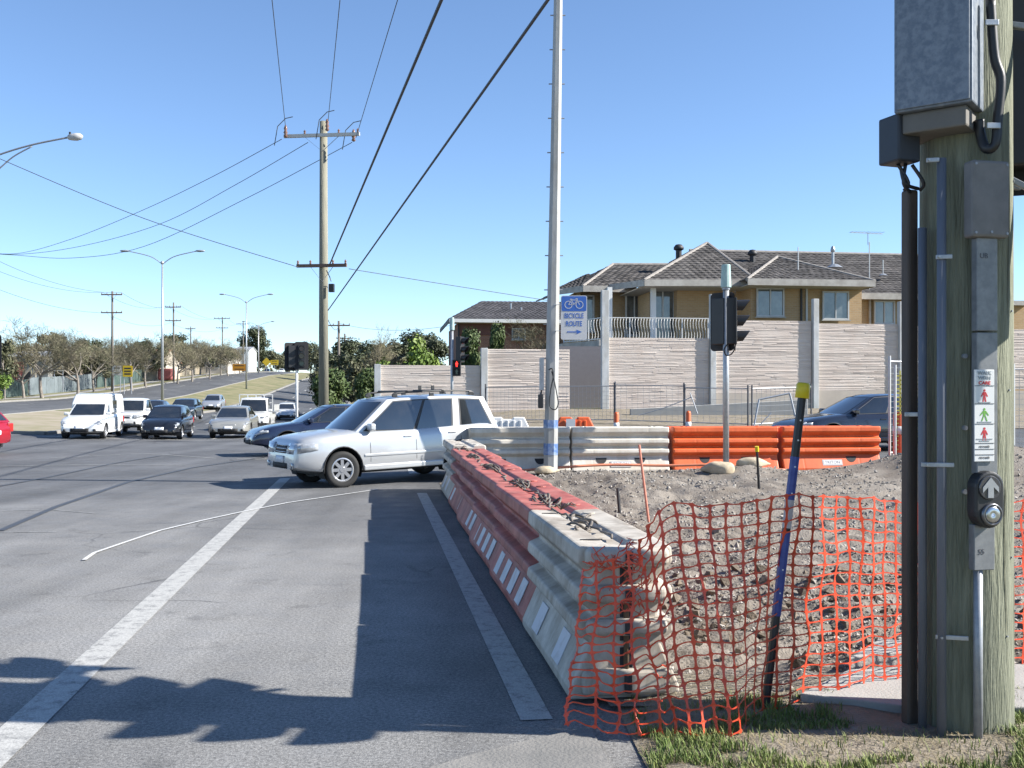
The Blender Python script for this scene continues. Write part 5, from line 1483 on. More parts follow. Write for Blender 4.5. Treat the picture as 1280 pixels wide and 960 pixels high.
# front hip on the right
E2L, E2R, A2 = P(925, 350, 47.6), P(1092, 358, 47.6), P(980, 321, 52.2)
E2R.z = E2L.z
B2 = A2 + V((2.2, 5, 0))
roof_plane(hs, E2L, E2R, A2, A2, M_tile); roof_plane(hs, E2R, E2R + V((.2, 7, 0)), B2, A2, M_tile); roof_plane(hs, E2L + V((-.2, 7, 0)), E2L, A2, A2, M_tile)
ridge(hs, E2L, A2); ridge(hs, A2, E2R)
eave_fascia(E2L, E2R); eave_fascia(E2R, E2R + V((.2, 3, 0)))
slab_box(hs, 'soffit', (E2L.x + .05, E2L.y + .02, E2L.z - .24), (E2R.x - .05, E2L.y + 2, E2L.z - .20), M_soffit)
# long roof behind
M1, M2_ = P(880, 314, 57), P(1205, 318, 57); M2_.z = M1.z - .05
L1, L2 = P(905, 360, 49.9), P(1235, 366, 49.9); L1.z = L2.z = P(0, 366, 49.9).z
roof_plane(hs, V((P(940, 0, 49.9).x, 49.9, L1.z)), L2, M2_, V((P(880, 0, 57).x, 57, M1.z)), M_tile, rows=20)
ridge(hs, M1, M2_); eave_fascia(V((P(1075, 0, 49.9).x, 49.9, L1.z)), L2)
# left wing
W0, W1 = P(733, 361, 52.5), P(800, 361, 52.5); R0, R1 = P(783, 333, 57), P(866, 332, 57)
roof_plane(hs, W0, W1 + V((1.2, 0, 0)), R1, R0, M_tile); roof_plane(hs, V((W0.x - 1.1, 61, W0.z)), W0, R0, R0, M_tile)
W00 = P(703, 366, 55); roof_plane(hs, W00, W0, P(757, 345, 58), P(753, 345, 58), M_tile)
ridge(hs, W0, R0); ridge(hs, R0, R1); eave_fascia(W0, W1); eave_fascia(W00, W0)
bw(737, 776, 364, 55.0, 60, M_ybrick)
# --- balcony: slab, posts and railing
bz = P(0, 426, 47.2).z
sl0, sl1 = P(741, 426, 48), P(892, 426, 48)
slab_box(hs, 'balcony_slab', (P(735, 0, 47.2).x, 47.2, bz - .28), (P(893, 0, 47.2).x, 54, bz), M_fascia, .01)
mb = MB().prism([V((P(700, 0, 50.5).x, 50.5, bz - .45)), V((P(737, 0, 47.2).x, 47.2, bz - .45)), V((P(737, 0, 47.2).x, 54, bz - .45)), V((P(700, 0, 50.5).x, 54, bz - .45))], (0, 0, .43))
mb.v = [tuple(V(p) - hs.location) for p in mb.v]; mb.build('balcony_slab', M_fascia, hs)
M_rail = mat('white_railing', (.70, .70, .68), .5, var=.05)
balm = MB(); zt_ = .98
pts = [V((0, .05 * math.sin(2 * math.pi * f) * (1), zt_ * f)) + V((.05 * math.sin(2 * math.pi * f), 0, 0)) for f in lin(0.02, .97, 10)]
balm.tube(pts, .013, 5); bal_mesh = balm.mesh('baluster', M_rail, True)
def railing(a, b, n):
    a, b = V(a), V(b)
    for z in (.06, .99): beam(hs, 'rail', a + V((0, 0, z)), b + V((0, 0, z)), .045, .04, M_rail)
    for i in range(n + 1):
        p = a.lerp(b, i / n) - hs.location
        if i % 9 == 0: MB().box(p + V((0, 0, .5)), (.05, .05, 1.0)).build('rail_post', M_rail, hs); continue
        o = bpy.data.objects.new('baluster', bal_mesh); COL.objects.link(o); o.parent = hs; o.location = p
c0, c1, c2 = V((P(741, 0, 47.3).x, 47.3, bz)), V((P(888, 0, 47.3).x, 47.3, bz)), V((P(703, 0, 50.5).x, 50.5, bz))
railing(c0, c1, 40); railing(c2, c0, 14)
for u in (757, 812): 
    a = P(u, 357, 49.6); slab_box(hs, 'balcony_post', (a.x - .11, 49.5, bz), (a.x + .11, 49.72, EL.z - .22), M_white)
# glazing behind balcony
window(hs, 814, 364, 843, 424, 51.1, 1, name='sliding_door', fr=.10)
window(hs, 790, 368, 811, 420, 53.6, 1, name='sliding_door', fr=.08)
window(hs, 762, 370, 777, 420, 54.8, 1, name='sliding_door', fr=.08)
window(hs, 739, 372, 752, 415, 54.6, 0, name='window', fr=.08)
window(hs, 942, 361, 976, 395, 48.9, 1); window(hs, 1028, 364, 1061, 398, 48.9, 1); window(hs, 1102, 375, 1128, 403, 50.5, 1); window(hs, 1267, 385, 1285, 410, 50.5, 1)
for u in (1000, 1007): beam(hs, 'downpipe', P(u, 358, 48.93), P(u, 405, 48.93), .08, .08, M_frame if u == 1007 else M_trim)
beam(hs, 'downpipe', P(1096, 370, 50.5), P(1096, 405, 50.5), .09, .09, M_fascia)
# roof vents, flues and aerials
def flue(u, v0, v1, Y, r, cowl=True, m=M_trim):
    a, b = P(u, v1, Y), P(u, v0, Y); f = MB().cyl(a - hs.location - V((0, 0, .15)), b - hs.location, r, n=12).build('flue', m, hs)
    if cowl: MB().lathe([(r * 1.1, 0), (r * 1.7, .05), (r * 1.7, .16), (r, .30), (.01, .33)], 12, b - hs.location - V((0, 0, .05))).build('cowl', m, f, smooth=True)
flue(861, 313, 322, 55, .16); flue(956, 318, 326, 55, .15)
flue(1057, 312, 330, 53.5, .07, True, M_galv)
MB().lathe([(.45, 0), (.16, .18)], 10, P(1057, 333, 52.9) - hs.location).build('flashing', M_galv, hs)
for u, v0, v1, Y in ((998, 308, 346, 49.5), (1096, 300, 362, 50.6), (1119, 322, 341, 52)):
    MB().cyl(P(u, v1, Y) - hs.location, P(u, v0, Y) - hs.location, .028, n=6).build('vent_pipe', M_steel_paint, hs)
    MB().lathe([(.24, 0), (.07, .10)], 10, P(u, v1 + 1, Y) - hs.location).build('flashing', M_galv, hs)
an = P(1094, 288, 50.6) - hs.location
aerial = MB().bar(an + V((-.9, 0, 0)), an + V((.9, .3, 0)), .03).cyl(an, an + V((0, 0, -.6)), .02, n=6)
for k in range(9): aerial.bar(an + V((-.85 + .2 * k, -.22, .02)), an + V((-.85 + .2 * k, .25, .02)), .014)
aerial.build('aerial', M_galv_d, hs)

hs.rotation_euler = (0, 0, R(7))
h2 = thing('brick_house', 'red brick house with dark hipped roof behind the lower wall', 'house', (P(640, 480, 72).x, 72, Hg(0, 72) - .2))
def hb(u0, u1, vt, Y0, Y1, m, name='wall'):
    a, b = P(u0, vt, Y0), P(u1, vt, Y0); return slab_box(h2, name, (a.x, Y0, h2.location.z), (b.x, Y1, a.z), m)
hb(572, 760, 404, 72, 82, M_rbrick)
beam(h2, 'band', P(572, 411, 71.95), P(760, 411, 71.95), .06, .9, mat('dark_band', (.16, .07, .055), .8))
E0, E1 = P(560, 399, 71.2), P(772, 399, 71.2); rA, rB = P(613, 377, 77), P(662, 378, 77); rB = V((rA.x + 7.2, 77, rA.z)); BK = P(549, 408, 83); BK.z = E0.z
roof_plane(h2, E0, E1, rB, rA, M_tile_d); roof_plane(h2, V((E0.x, 83, E0.z)), E0, rA, rA, M_tile_d)
roof_plane(h2, E1, V((E1.x, 83, E1.z)), rB, rB, M_tile_d)
beam(h2, 'fascia', E0 - V((0, .03, .12)), E1 - V((0, .03, .12)), .06, .24, M_white); beam(h2, 'fascia', V((E0.x, 83, E0.z - .12)), E0 - V((0, 0, .12)), .06, .24, M_trim)
slab_box(h2, 'soffit', (E0.x, E0.y + .1, E0.z - .26), (E1.x, E0.y + 1.4, E0.z - .22), M_soffit)
a = P(573, 402, 71.9); beam(h2, 'downpipe', a, V((a.x, 71.9, h2.location.z)), .1, .1, M_trim)
window(h2, 640, 411, 656, 424, 71.85, 1)
for u, v in ((643, 383), (656, 388)):
    MB().cyl(P(u, v + 3, 74) - h2.location, P(u, v - 4, 74) - h2.location, .06, n=6).build('vent_pipe', M_galv, h2)

h2.rotation_euler = (0, 0, R(7))
# ------------------------------------------------------------------ temporary fences in the side street
M_fpost = mat('dark_fence_post', (.10, .10, .11), .6, var=.15)
def mesh_panel(label, A, B, h, step=.14, mpost=M_fpost, mesh=True, wire=.0035, mm=None, rails=True):
    A, B = V(A), V(B); c = (A + B) / 2
    t = thing('temporary_fence', label, 'fence', A)
    D = B - A
    for p in (V((0, 0, 0)), D): MB().cyl(p + V((0, 0, -.1)), p + V((0, 0, h)), .03, n=8).build('post', mpost, t)
    if rails:
        for z in (.15, h - .12): MB().cyl(V((0, 0, z)), D + V((0, 0, z)), .018, n=6).build('rail', M_galv_d, t)
    if mesh:
        mb = MB(); n = int(D.length / step)
        for i in range(1, n):
            p = D * (i / n); mb.bar(p + V((0, 0, .15)), p + V((0, 0, h - .12)), wire * 2)
        k = int((h - .27) / step)
        for j in range(1, k): mb.bar(V((0, 0, .15 + j * step)), D + V((0, 0, .15 + j * step)), wire * 2)
        mb.build('wire_mesh', mm or M_galv_d, t, fix=False)
    return t
def fp(u, Y): x = (u - CX) * Y / F; return ground(x, Y)
mesh_panel('dark post mesh fence bay across the undercroft opening', fp(607, 37.5), fp(768, 36.5), 1.45)
mesh_panel('dark post mesh fence bay beyond the white barriers', fp(769, 36.4), fp(855, 35.5), 1.5, .2)
mesh_panel('dark post mesh fence bay behind the signal pole', fp(856, 35.4), fp(935, 34.6), 1.45, .2)
mesh_panel('dark post mesh fence bay behind the dark sedan', fp(940, 34.6), fp(1014, 36), 1.45, .2)
mesh_panel('pale post mesh fence bay beside the yellow mesh', V((P(1112, 0, 22.0).x, 22.0, .35)), V((P(1165, 0, 22.6).x, 22.6, .35)), 2.2, .12, M_steel_paint)
mesh_panel('pale double post mesh fence right of the green pole', V((P(1267, 0, 22.6).x, 22.6, .4)), V((P(1330, 0, 22.6).x, 22.6, .4)), 2.0, .12, M_steel_paint)
# fallen fence frame leaning before the dark sedan
A = fp(941, 33.0); t = thing('fence_frame', 'tilted steel fence frame leaning beside the dark sedan', 'frame', A)
q = [V((0, 0, 0)), V((.25, .2, 1.05)), V((1.25, .3, 1.25)), V((1.45, .2, .3))]
mb = MB()
for i in range(3): mb.cyl(q[i], q[i + 1], .03, n=8)
mb.cyl(q[0], q[2] * .5, .018, n=6); mb.build('tube_frame', M_galv_d, t)
A = fp(806, 34.5); t = thing('fence_frame', 'bent thin rail sagging between dark fence posts', 'frame', A)
MB().tube([(-.2, 0, .45), (.6, 0, .68), (1.3, 0, .95), (1.55, 0, 1.05)], .016, 6).build('rail', M_galv_d, t); MB().cyl((1.5, 0, 1.2), (1.75, 0, .5), .02, n=6).build('stay', M_galv_d, t)
# bollards
def bollard(label, u, Y, h, r, z=None):
    x = (u - CX) * Y / F; z = Hg(x, Y) if z is None else z
    t = thing('bollard', label, 'bollard', (x, Y, z), 0, 'orange bollards')
    MB().lathe([(r * 1.9, 0), (r * 1.9, .05), (r * 1.1, .07), (r, .12), (r * .95, h - .05), (r * .7, h), (.01, h + .01)], 14).build('body', M_orange, t, smooth=True)
    MB().cyl((0, 0, h * .55), (0, 0, h * .72), r * 1.04, n=14).build('reflective_band', M_white, t, smooth=True)
bollard('orange bollard beyond the white name plate barrier', 770.5, 27, .95, .07)
bollard('orange bollard beyond the orange barrier left of signal pole', 860.5, 27, .98, .07)
bollard('large orange and white bollard beside the pale fence post', 1124, 21.8, 1.0, .13, .35)
# yellow mesh sheet
t = mesh_panel('yellow plastic mesh sheet hung on the pale fence', V((P(1119, 0, 21.7).x, 21.7, .35)), V((P(1150, 0, 21.7).x, 21.7, .35)), 2.0, .09, M_steel_paint, True, .012, mat('yellow_mesh', (.70, .62, .10), .5), False)
# ------------------------------------------------------------------ vegetation
def bare_tree(seed, h):
    rn = random.Random(seed); tr, tw = MB(), MB()
    def grow(p, d, l, r, k):
        pts = [p]; rad = [r]
        n = 3
        for i in range(n):
            d = (d + V((rn.uniform(-.22, .22), rn.uniform(-.22, .22), rn.uniform(-.05, .16)))).normalized()
            pts.append(pts[-1] + d * l / n); rad.append(r * (1 - .42 * (i + 1) / n))
        if k < 2: tr.tube(pts, rad, 7 if k == 0 else 5, cap=False)
        else: tw.tube(pts, [max(q, .009) for q in rad], 3, cap=False)
        if k >= 5: return
        for c in range(rn.choice((4, 4, 5)) if k else 6):
            f = rn.uniform(.45, 1.0) if k else rn.uniform(.55, 1.0)
            i = min(n - 1, int(f * n)); q = pts[i].lerp(pts[i + 1], f * n - i)
            a = rn.uniform(0, 6.28); sp_ = rn.uniform(.45, 1.05)
            o = d.orthogonal(); o.rotate(Matrix.Rotation(a, 3, d))
            nd = (d * math.cos(sp_) + o * math.sin(sp_)).normalized(); nd.z = nd.z * .8 + .12
            grow(q, nd.normalized(), l * rn.uniform(.55, .78) * (1.25 if k == 0 else 1), r * .5, k + 1)
    grow(V((0, 0, -.1)), V((0, 0, 1)), h * .36, h * .022, 0)
    return tr.mesh('trunk', M_bark, True), tw.mesh('crown', M_twig)
BARE = [bare_tree(s, 8.0) for s in (3, 8, 15, 21)]
def put_tree(name, label, meshes, loc, rz, sc, group, cat='tree', dz=0):
    t = thing(name, label, cat, (loc[0], loc[1], loc[2] + dz), rz, group)
    for nm, me in zip(('trunk', 'crown', 'crown'), meshes):
        o = bpy.data.objects.new(nm, me); COL.objects.link(o); o.parent = t
    t.scale = sc if isinstance(sc, tuple) else (sc,) * 3
    return t
def leafy(seed, h, rx, rz_, leaf, nl, m, ncl=16, low=.25, trunk=True):
    rn = random.Random(seed); tr, cr = MB(), MB()
    cl = []
    for k in range(ncl):
        a = rn.uniform(0, 6.28); f = rn.random() ** .5; z = rn.uniform(-1, 1)
        q = math.sqrt(max(0.05, 1 - z * z * .8)) * f
        cl.append((V((rx * q * math.cos(a) * .8, rx * q * math.sin(a) * .8, h * low + (h * (1 - low)) * (.5 + .42 * z))), rn.uniform(.28, .5) * rx))
    if trunk:
        tp = [V((0, 0, -.1)), V((rn.uniform(-.1, .1), rn.uniform(-.1, .1), h * .25)), V((rn.uniform(-.3, .3), rn.uniform(-.3, .3), h * .55)), V((0, 0, h * .8))]
        tr.tube([catmull(tp, i / 10) for i in range(11)], [h * .022 * (1 - .075 * i) for i in range(11)], 7)
        for c, r in cl[:9]:
            s = catmull(tp, rn.uniform(.4, .75)); tr.tube([s, s.lerp(c, .5) + V((0, 0, -.15)), c], [h * .009, h * .006, h * .003], 5)
    for k in range(nl):
        c, r = rn.choice(cl)
        d = V((rn.gauss(0, 1), rn.gauss(0, 1), rn.gauss(0, .8))).normalized() * r * (rn.random() ** .45) * rn.uniform(.75, 1.12)
        p = c + d; n = (d.normalized() + V((rn.uniform(-.9, .9), rn.uniform(-.9, .9), rn.uniform(-.4, 1)))).normalized()
        u = n.orthogonal().normalized(); u.rotate(Matrix.Rotation(rn.uniform(0, 6.28), 3, n)); v = n.cross(u)
        s = leaf * rn.uniform(.6, 1.35)
        cr.add([p + u * s, p + v * s * .5, p - u * s, p - v * s * .5], [(0, 1, 2, 3)])
    out = []
    if trunk: out.append(tr.mesh('trunk', M_bark, True))
    out.append(cr.mesh('crown', m)); return out
GL = 'bare winter street trees'
rn = random.Random(4)
desc = ['bare tree beside the shed', 'bare tree with pale trunk', 'wide bare tree', 'slender bare tree']
bare_list = [(30, 500, 92, .8, 'bare tree at the leafy tree beside the grey shed'), (53, 500, 93, 1.02, 'bare pale-trunked street tree in front of the grey shed'), (97, 495, 98, .88, 'bare street tree between the grey shed and white sign board'),
    (118, 490, 112, .85, 'bare street tree left of the first timber power pole'), (165, 484, 118, .95, 'bare street tree behind the yellow road sign'), (182, 480, 128, .95, 'bare street tree left of the near twin arm street light'), (222, 476, 140, .85, 'bare street tree beside the second timber power pole'),
    (240, 472, 150, .95, 'bare street tree right of the second timber power pole'), (262, 468, 165, .9, 'bare street tree in front of the tan board fence'), (285, 467, 185, .95, 'bare street tree beside the third timber power pole'), (300, 466, 205, .8, 'bare street tree near the orange work sign')]
for k, (u, v, Y, s, lab) in enumerate(bare_list):
    x = (u - CX) * Y / F; z = Hg(x, Y)
    put_tree('bare_tree', lab, BARE[k % 4], (x, Y, z + .05), rn.uniform(0, 6.28), s * .98, GL)
# second rank behind the fences
for k, (u, Y, s, lab) in enumerate([(12, 130, 1.0, 'tall bare tree behind the grey shed roof'), (75, 128, 1.15, 'tall bare tree rising behind the shed and board sign'), (128, 140, 1.1, 'tall bare tree behind the blue grey fence'), (200, 165, 1.1, 'tall bare tree behind the red shed'), (250, 190, 1.2, 'tall bare tree behind the tan board fence')]):
    x = (u - CX) * Y / F; put_tree('bare_tree', lab, BARE[(k + 1) % 4], (x, Y, Hg(x, Y)), rn.uniform(0, 6.28), s * .92, 'bare trees behind the fences')
LD = leafy(1, 8, 3.2, 4, .20, 6500, M_leaf, 18); LO = leafy(2, 7, 2.8, 4, .19, 5000, M_leaf2, 16); LB = leafy(3, 3.2, 1.5, 2, .12, 3800, M_leaf3, 12, .1); LM = leafy(4, 3.2, 1.45, 2, .11, 6500, M_leaf4, 16, .05)
LY = leafy(6, 6, 2.2, 3, .2, 2600, M_leaf2, 10)
def leaf_at(u, v_base, Y, sc, meshes, label, group, name='leafy_tree', cat='tree'):
    x = (u - CX) * Y / F; z = Hg(x, Y)
    return put_tree(name, label, meshes, (x, Y, z), rn.uniform(0, 6.28), sc, group, cat)
GR = 'evergreen trees behind the sound wall'
leaf_at(412, 0, 52, (.85, .85, 1.0), LM, 'dense round green bush at the foot of the roadside timber pole', 'roadside bushes', 'bush', 'bush')
leaf_at(459, 0, 55, (.62, .62, .95), LM, 'narrow green shrub beside the end of the sound wall', 'roadside bushes', 'bush', 'bush')
for u, Y, sc, ms, lab in ((430, 95, .72, LD, 'dark evergreen tree beside the distant crossarm pole'), (455, 85, .75, LO, 'olive green tree left of the sound wall end'), (478, 80, .82, LO, 'olive green tree above the end of the sound wall'), (500, 88, .66, LD, 'dark evergreen tree with pale limbs above the low wall'),
    (522, 92, .72, LD, 'tall dark evergreen tree left of the red brick house'), (538, 86, .58, LD, 'dark evergreen tree touching the red brick house eave'), (492, 100, .8, LO, 'olive tree filling the gap behind the lime shrub'), (446, 98, .72, LD, 'low dark evergreen left of the bare sapling'), (468, 100, .8, LD, 'dark evergreen tree behind the bare sapling'), (415, 90, .7, LO, 'olive tree just right of the grey-green pole'), (440, 130, 1.0, LD, 'dark evergreen tree far up the right side of the road'), (418, 150, .95, LO, 'olive tree far up the right side behind the timber pole')):
    leaf_at(u, 0, Y, sc, ms, lab, GR)
leaf_at(480, 0, 58, (.8, .8, 1.0), LB, 'yellow green shrub showing left over the low sound wall', 'shrubs over the wall', 'bush', 'bush')
leaf_at(524, 0, 56, (1.0, .8, 1.17), LB, 'bright lime shrub showing above the low sound wall', 'shrubs over the wall', 'bush', 'bush')
leaf_at(586, 0, 62, (.62, .62, 1.22), LM, 'green shrub against the red brick house wall', 'shrubs over the wall', 'bush', 'bush')
leaf_at(620, 0, 60, (.5, .5, 1.28), LM, 'olive shrub below the red brick house window', 'shrubs over the wall', 'bush', 'bush')
x = (668 - CX) * 60 / F; put_tree('bare_tree', 'bare brown shrub in front of the red brick house', BARE[2], (x, 60, Hg(x, 60)), .5, (.62, .62, .62), 'bare shrubs')
x = (478 - CX) * 75 / F; put_tree('bare_tree', 'thin bare sapling among the evergreens left of wall', BARE[1], (x, 75, Hg(x, 75)), 1.5, (.45, .45, .9), 'bare shrubs')
leaf_at(6, 0, 88, (.62, .62, .86), LY, 'bright leafy tree at the far left beside the shed', 'leafy trees on the left', 'leafy_tree')
leaf_at(-6, 0, 80, (1.0, .8, .75), LB, 'bright green shrub at the far left corner', 'leafy trees on the left', 'bush', 'bush')
for u, Y, sc, ms, lab in ((62, 150, 1.2, LY, 'tall dark conifer rising behind the shed'), (86, 120, .78, LO, 'olive tree between the sheds'), (132, 124, .74, LO, 'olive tree behind the white board sign'), (196, 150, .9, LY, 'yellowish tree behind the near twin arm street light'), (276, 190, .85, LO, 'olive tree beside the third timber power pole'), (112, 135, .75, LD, 'dark evergreen behind the blue grey fence'), (40, 135, .85, LO, 'olive tree behind the grey shed'), (150, 150, .8, LO, 'olive tree behind the first timber power pole'), (178, 150, .75, LD, 'dark evergreen behind the green paling fence'), (218, 190, .95, LD, 'round dark tree behind the second timber power pole'),
    (232, 180, .95, LY, 'yellowish tree behind the tan board fence'), (258, 175, .8, LY, 'yellowish tree behind the bare trees on the left verge'), (317, 300, 1.6, LD, 'dark tree beside the white building near the crest'), (332, 360, 1.4, LO, 'olive tree at the crest of the road'), (345, 390, 1.3, LO, 'olive tree right of the yellow sign at the crest'), (362, 400, 1.2, LD, 'dark tree beyond the crest right of the white car'), (388, 230, 1.0, LD, 'dark tree on the right kerb beyond the timber pole'), (400, 200, 1.1, LO, 'olive tree hidden behind the roadside timber pole')):
    leaf_at(u, 0, Y, sc, ms, lab, 'trees beyond the left verge')
# distant band of trees closing the horizon
mb = MB(); rr2 = random.Random(8)
for k in range(5200):
    x = rr2.uniform(-420, 420); y = 430 + rr2.uniform(0, 40); 
    if -95 < x < -55: continue
    h = 5.5 + 3.0 * noise.noise(V((x * .04, 0, 0))) + 2 * noise.noise(V((x * .2, 3, 0)))
    z = Hg(x, y) + rr2.random() * max(2, h); s = rr2.uniform(.5, 1.2)
    n = V((rr2.uniform(-1, 1), -1, rr2.uniform(-.5, 1))).normalized(); u_ = n.orthogonal().normalized(); u_.rotate(Matrix.Rotation(rr2.uniform(0, 6.28), 3, n)); w_ = n.cross(u_)
    p = V((x, y, z)); mb.add([p + u_ * s, p + w_ * s * .7, p - u_ * s, p - w_ * s * .7], [(0, 1, 2, 3)])
tag(mb.build('distant_woodland', M_leaf2, fix=False), 'hazy far-off band of trees along the horizon', 'woodland', kind='stuff')

# ------------------------------------------------------------------ left side: fences, sheds, signs
def board_fence(label, w0, y0, w1, y1, h, m, bay=2.4, mp=None, board=.12):
    A, B = WY(w0, y0), WY(w1, y1); t = thing('board_fence', label, 'fence', A); n = max(1, int((B - A).length / bay))
    for k in range(n):
        p, q = A.lerp(B, k / n), A.lerp(B, (k + 1) / n); p.z = Hg(p.x, p.y) + .1; q.z = Hg(q.x, q.y) + .1
        mb = MB(); nb = int(bay / board)
        for i in range(nb):
            a = p.lerp(q, (i + .06) / nb) - A; b = p.lerp(q, (i + .94) / nb) - A; hh_ = h + rr2.uniform(-.03, .03)
            mb.prism([a, b, b + V((0, 0, hh_)), a + V((0, 0, hh_))], (.02, 0, 0))
        mb.build('paling_panel', m, t)
        MB().box(p - A + V((0, 0, h / 2)), (.1, .1, h + .1)).build('fence_post', mp or m, t)
M_gfence = mat('green_fence', (.045, .085, .075), .7, col2=(.10, .14, .125), scale=.8)
M_bgfence = mat('blue_grey_fence', (.20, .235, .25), .7, col2=(.13, .16, .17), scale=.7)
M_tan = mat('tan_fence', (.40, .34, .25), .8, col2=(.26, .23, .18), scale=.5, mix=(.4, .6))
board_fence('dark green paling fence in front of the grey shed', -33.5, 80, -33.5, 101, 1.55, M_gfence)
board_fence('weathered blue grey paling fence along the footpath', -33.5, 101.5, -33.0, 124, 1.7, M_bgfence)
board_fence('dull green paling fence behind the yellow road sign', -33.0, 124.5, -33, 150, 1.7, M_gfence)
board_fence('tan board fence running up to the crest', -33, 157, -33, 215, 1.9, M_tan, 3.2)
board_fence('pale cream board fence near the white building', -33, 216, -33, 262, 2.0, mat('cream_fence', (.58, .54, .45), .8), 3.2)
def building(label, name, u0, u1, v_eave, v_ridge, Y, depth, mw, mr, wins=(), doors=()):
    a, b = P(u0, v_eave, Y), P(u1, v_eave, Y); zc = Hg((a.x + b.x) / 2, Y); t = thing(name, label, 'building', ((a.x + b.x) / 2, Y, zc - .2))
    hw_ = (b.x - a.x) / 2; hz = a.z - zc + .2; rz_ = P(0, v_ridge, Y + depth / 2).z - zc + .2
    MB().box((0, depth / 2, hz / 2), (2 * hw_, depth, hz)).build('wall', mw, t)
    for s, (y0, y1) in ((0, (-.35, depth / 2)), (1, (depth + .35, depth / 2))):
        mb = MB().prism([(-hw_ - .3, y0, hz - .05), (hw_ + .3, y0, hz - .05), (hw_ + .3, y1, rz_), (-hw_ - .3, y1, rz_)], (0, 0, .10)); mb.build('roof', mr, t)
    for s in (-1, 1): MB().prism([(s * (hw_ - .02), 0, hz), (s * (hw_ - .02), depth, hz), (s * (hw_ - .02), depth / 2, rz_)], (.04 * s, 0, 0)).build('gable', mw, t)
    for x0, z0, w_, h_, mm in wins:
        o = MB().box((x0, -.02, z0), (w_, .06, h_)).build('window', mm, t); MB().box((x0, -.05, z0 - h_ / 2), (w_ + .15, .06, .08)).build('sill', M_white, o)
    return t
M_shed = mat('shed_metal', (.30, .30, .29), .6, .2, col2=(.24, .24, .23), scale=1.2, stretch=(8, 8, .3))
M_iron = mat('iron_roof', (.48, .49, .5), .45, .4, var=.12, scale=1, stretch=(6, .5, 1))
building('grey corrugated shed with pale iron roof behind green fence', 'shed', 10, 60, 446, 440, 118, 7, M_shed, M_iron, [(-.6, 1.6, 1.8, 1.5, M_blackm)])
building('long low brown shed beside the grey corrugated shed', 'shed', 62, 98, 449, 446, 121, 6, mat('brown_shed', (.22, .18, .15), .8), M_iron, [(0, 1.6, 1.6, 1.2, M_winglass)])
building('pale house with orange tile roof behind the bare trees', 'house', 108, 200, 452, 437, 152, 9, mat('cream_wall', (.50, .44, .36), .8), mat('terracotta', (.27, .14, .09), .85, var=.25, scale=2), [(-2, 2, 1.6, 1.2, M_winglass), (2.5, 2, 1.6, 1.2, M_winglass)])
building('weatherboard house with grey roof behind the tan fence', 'house', 218, 285, 447, 436, 200, 9, mat('weatherboard', (.48, .45, .4), .8), M_tile, [(-2.5, 2, 1.8, 1.2, M_winglass), (2.5, 2, 1.8, 1.2, M_winglass)])
building('white flat-fronted building beside the crest of the road', 'building', 294, 311, 438, 434, 270, 8, M_white, M_iron, [(0, 1.2, 2.4, 1.6, mat('red_door', (.25, .05, .04), .6))])
o = MB().box((0, 0, .95), (2.2, 1.6, 1.7)).build('tank', mat('red_tank', (.42, .13, .12), .7), bevel=.3); x = P(208, 0, 152).x; o.location = (x, 152, Hg(x, 152) + .05); tag(o, 'faded red water tank behind the second timber power pole', 'tank')
c = P(33, 470, 104); t = thing('ramp_frame', 'pale timber ramp frame leaning in the yard before the shed', 'frame', (c.x, 104, Hg(c.x, 104)))
MB().bar((-1.9, 0, .2), (1.2, 0, 3.6), .18).build('beam', mat('pale_timber', (.5, .44, .34), .8), t); MB().bar((-1.9, .8, 0.1), (.3, .8, 1.5), .16).build('beam', MATS['pale_timber'], t); MB().bar((.9, 0, 0), (.9, 0, 3.1), .12).build('prop', MATS['pale_timber'], t)
c = P(16, 480, 100); t = thing('panel_stack', 'red and green upright panels at the shed corner', 'panel', (c.x, 100, Hg(c.x, 100)))
MB().box((-.7, 0, 1.5), (.8, .1, 3.0)).build('green_panel', mat('green_panel', (.02, .12, .08), .6), t); MB().box((.45, 0, 1.7), (1.1, .1, 3.3)).build('red_panel', mat('red_panel', (.36, .10, .08), .7), t)
# road signs on the left verge
def sign(label, u, v0, v1, w_px, Y, m, shape='rect', posts=2, name='road_sign', base=None, line=None):
    c = P(u, (v0 + v1) / 2, Y); h = (v1 - v0) * Y / F; w = w_px * Y / F; z0 = Hg(c.x, Y)
    t = thing(name, label, 'sign', (c.x, Y, z0)); zc = c.z - z0
    if shape == 'rect': pl = MB().prism([(x, 0, zc + z) for x, z in rrect(w, h, .06)], (0, .03, 0)).build('plate', m, t)
    else: pl = MB().prism([(0, 0, zc - h / 2), (w / 2, 0, zc), (0, 0, zc + h / 2), (-w / 2, 0, zc)], (0, .03, 0)).build('plate', m, t)
    for s in ((-1, 1) if posts == 2 else (0,)): MB().cyl((s * w * .38, .06, 0), (s * w * .38, .06, zc), .045, n=8).build('sign_post', M_galv_d, t)
    if line:
        for k in range(line): MB().box((0, -.004, zc + h * (.25 - .5 * k / max(1, line - 1))), (w * .7, .004, h * .12)).build('line_of_text', M_kink, pl)
M_ysign = mat('yellow_sign', (.78, .52, .02), .5, var=.05); M_osign = mat('orange_sign', (.75, .33, .03), .5, var=.08)
sign('yellow rectangular road sign beside the white board sign', 159.5, 457, 471, 12, 108, M_ysign, line=3)
sign('white hoarding board beside the first timber power pole', 146, 457, 469, 11, 112, M_white, line=2, name='board_sign')
sign('cream notice board hung on posts before the brown shed', 73, 453, 464, 14, 110, mat('cream_board', (.62, .58, .48), .7), name='board_sign')
sign('wide orange work sign near the crest of the road', 299, 455, 463.5, 17, 195, M_osign, line=2)
sign('yellow diamond warning sign near the crest', 333, 447, 458, 11, 250, M_ysign, 'diamond', 1)
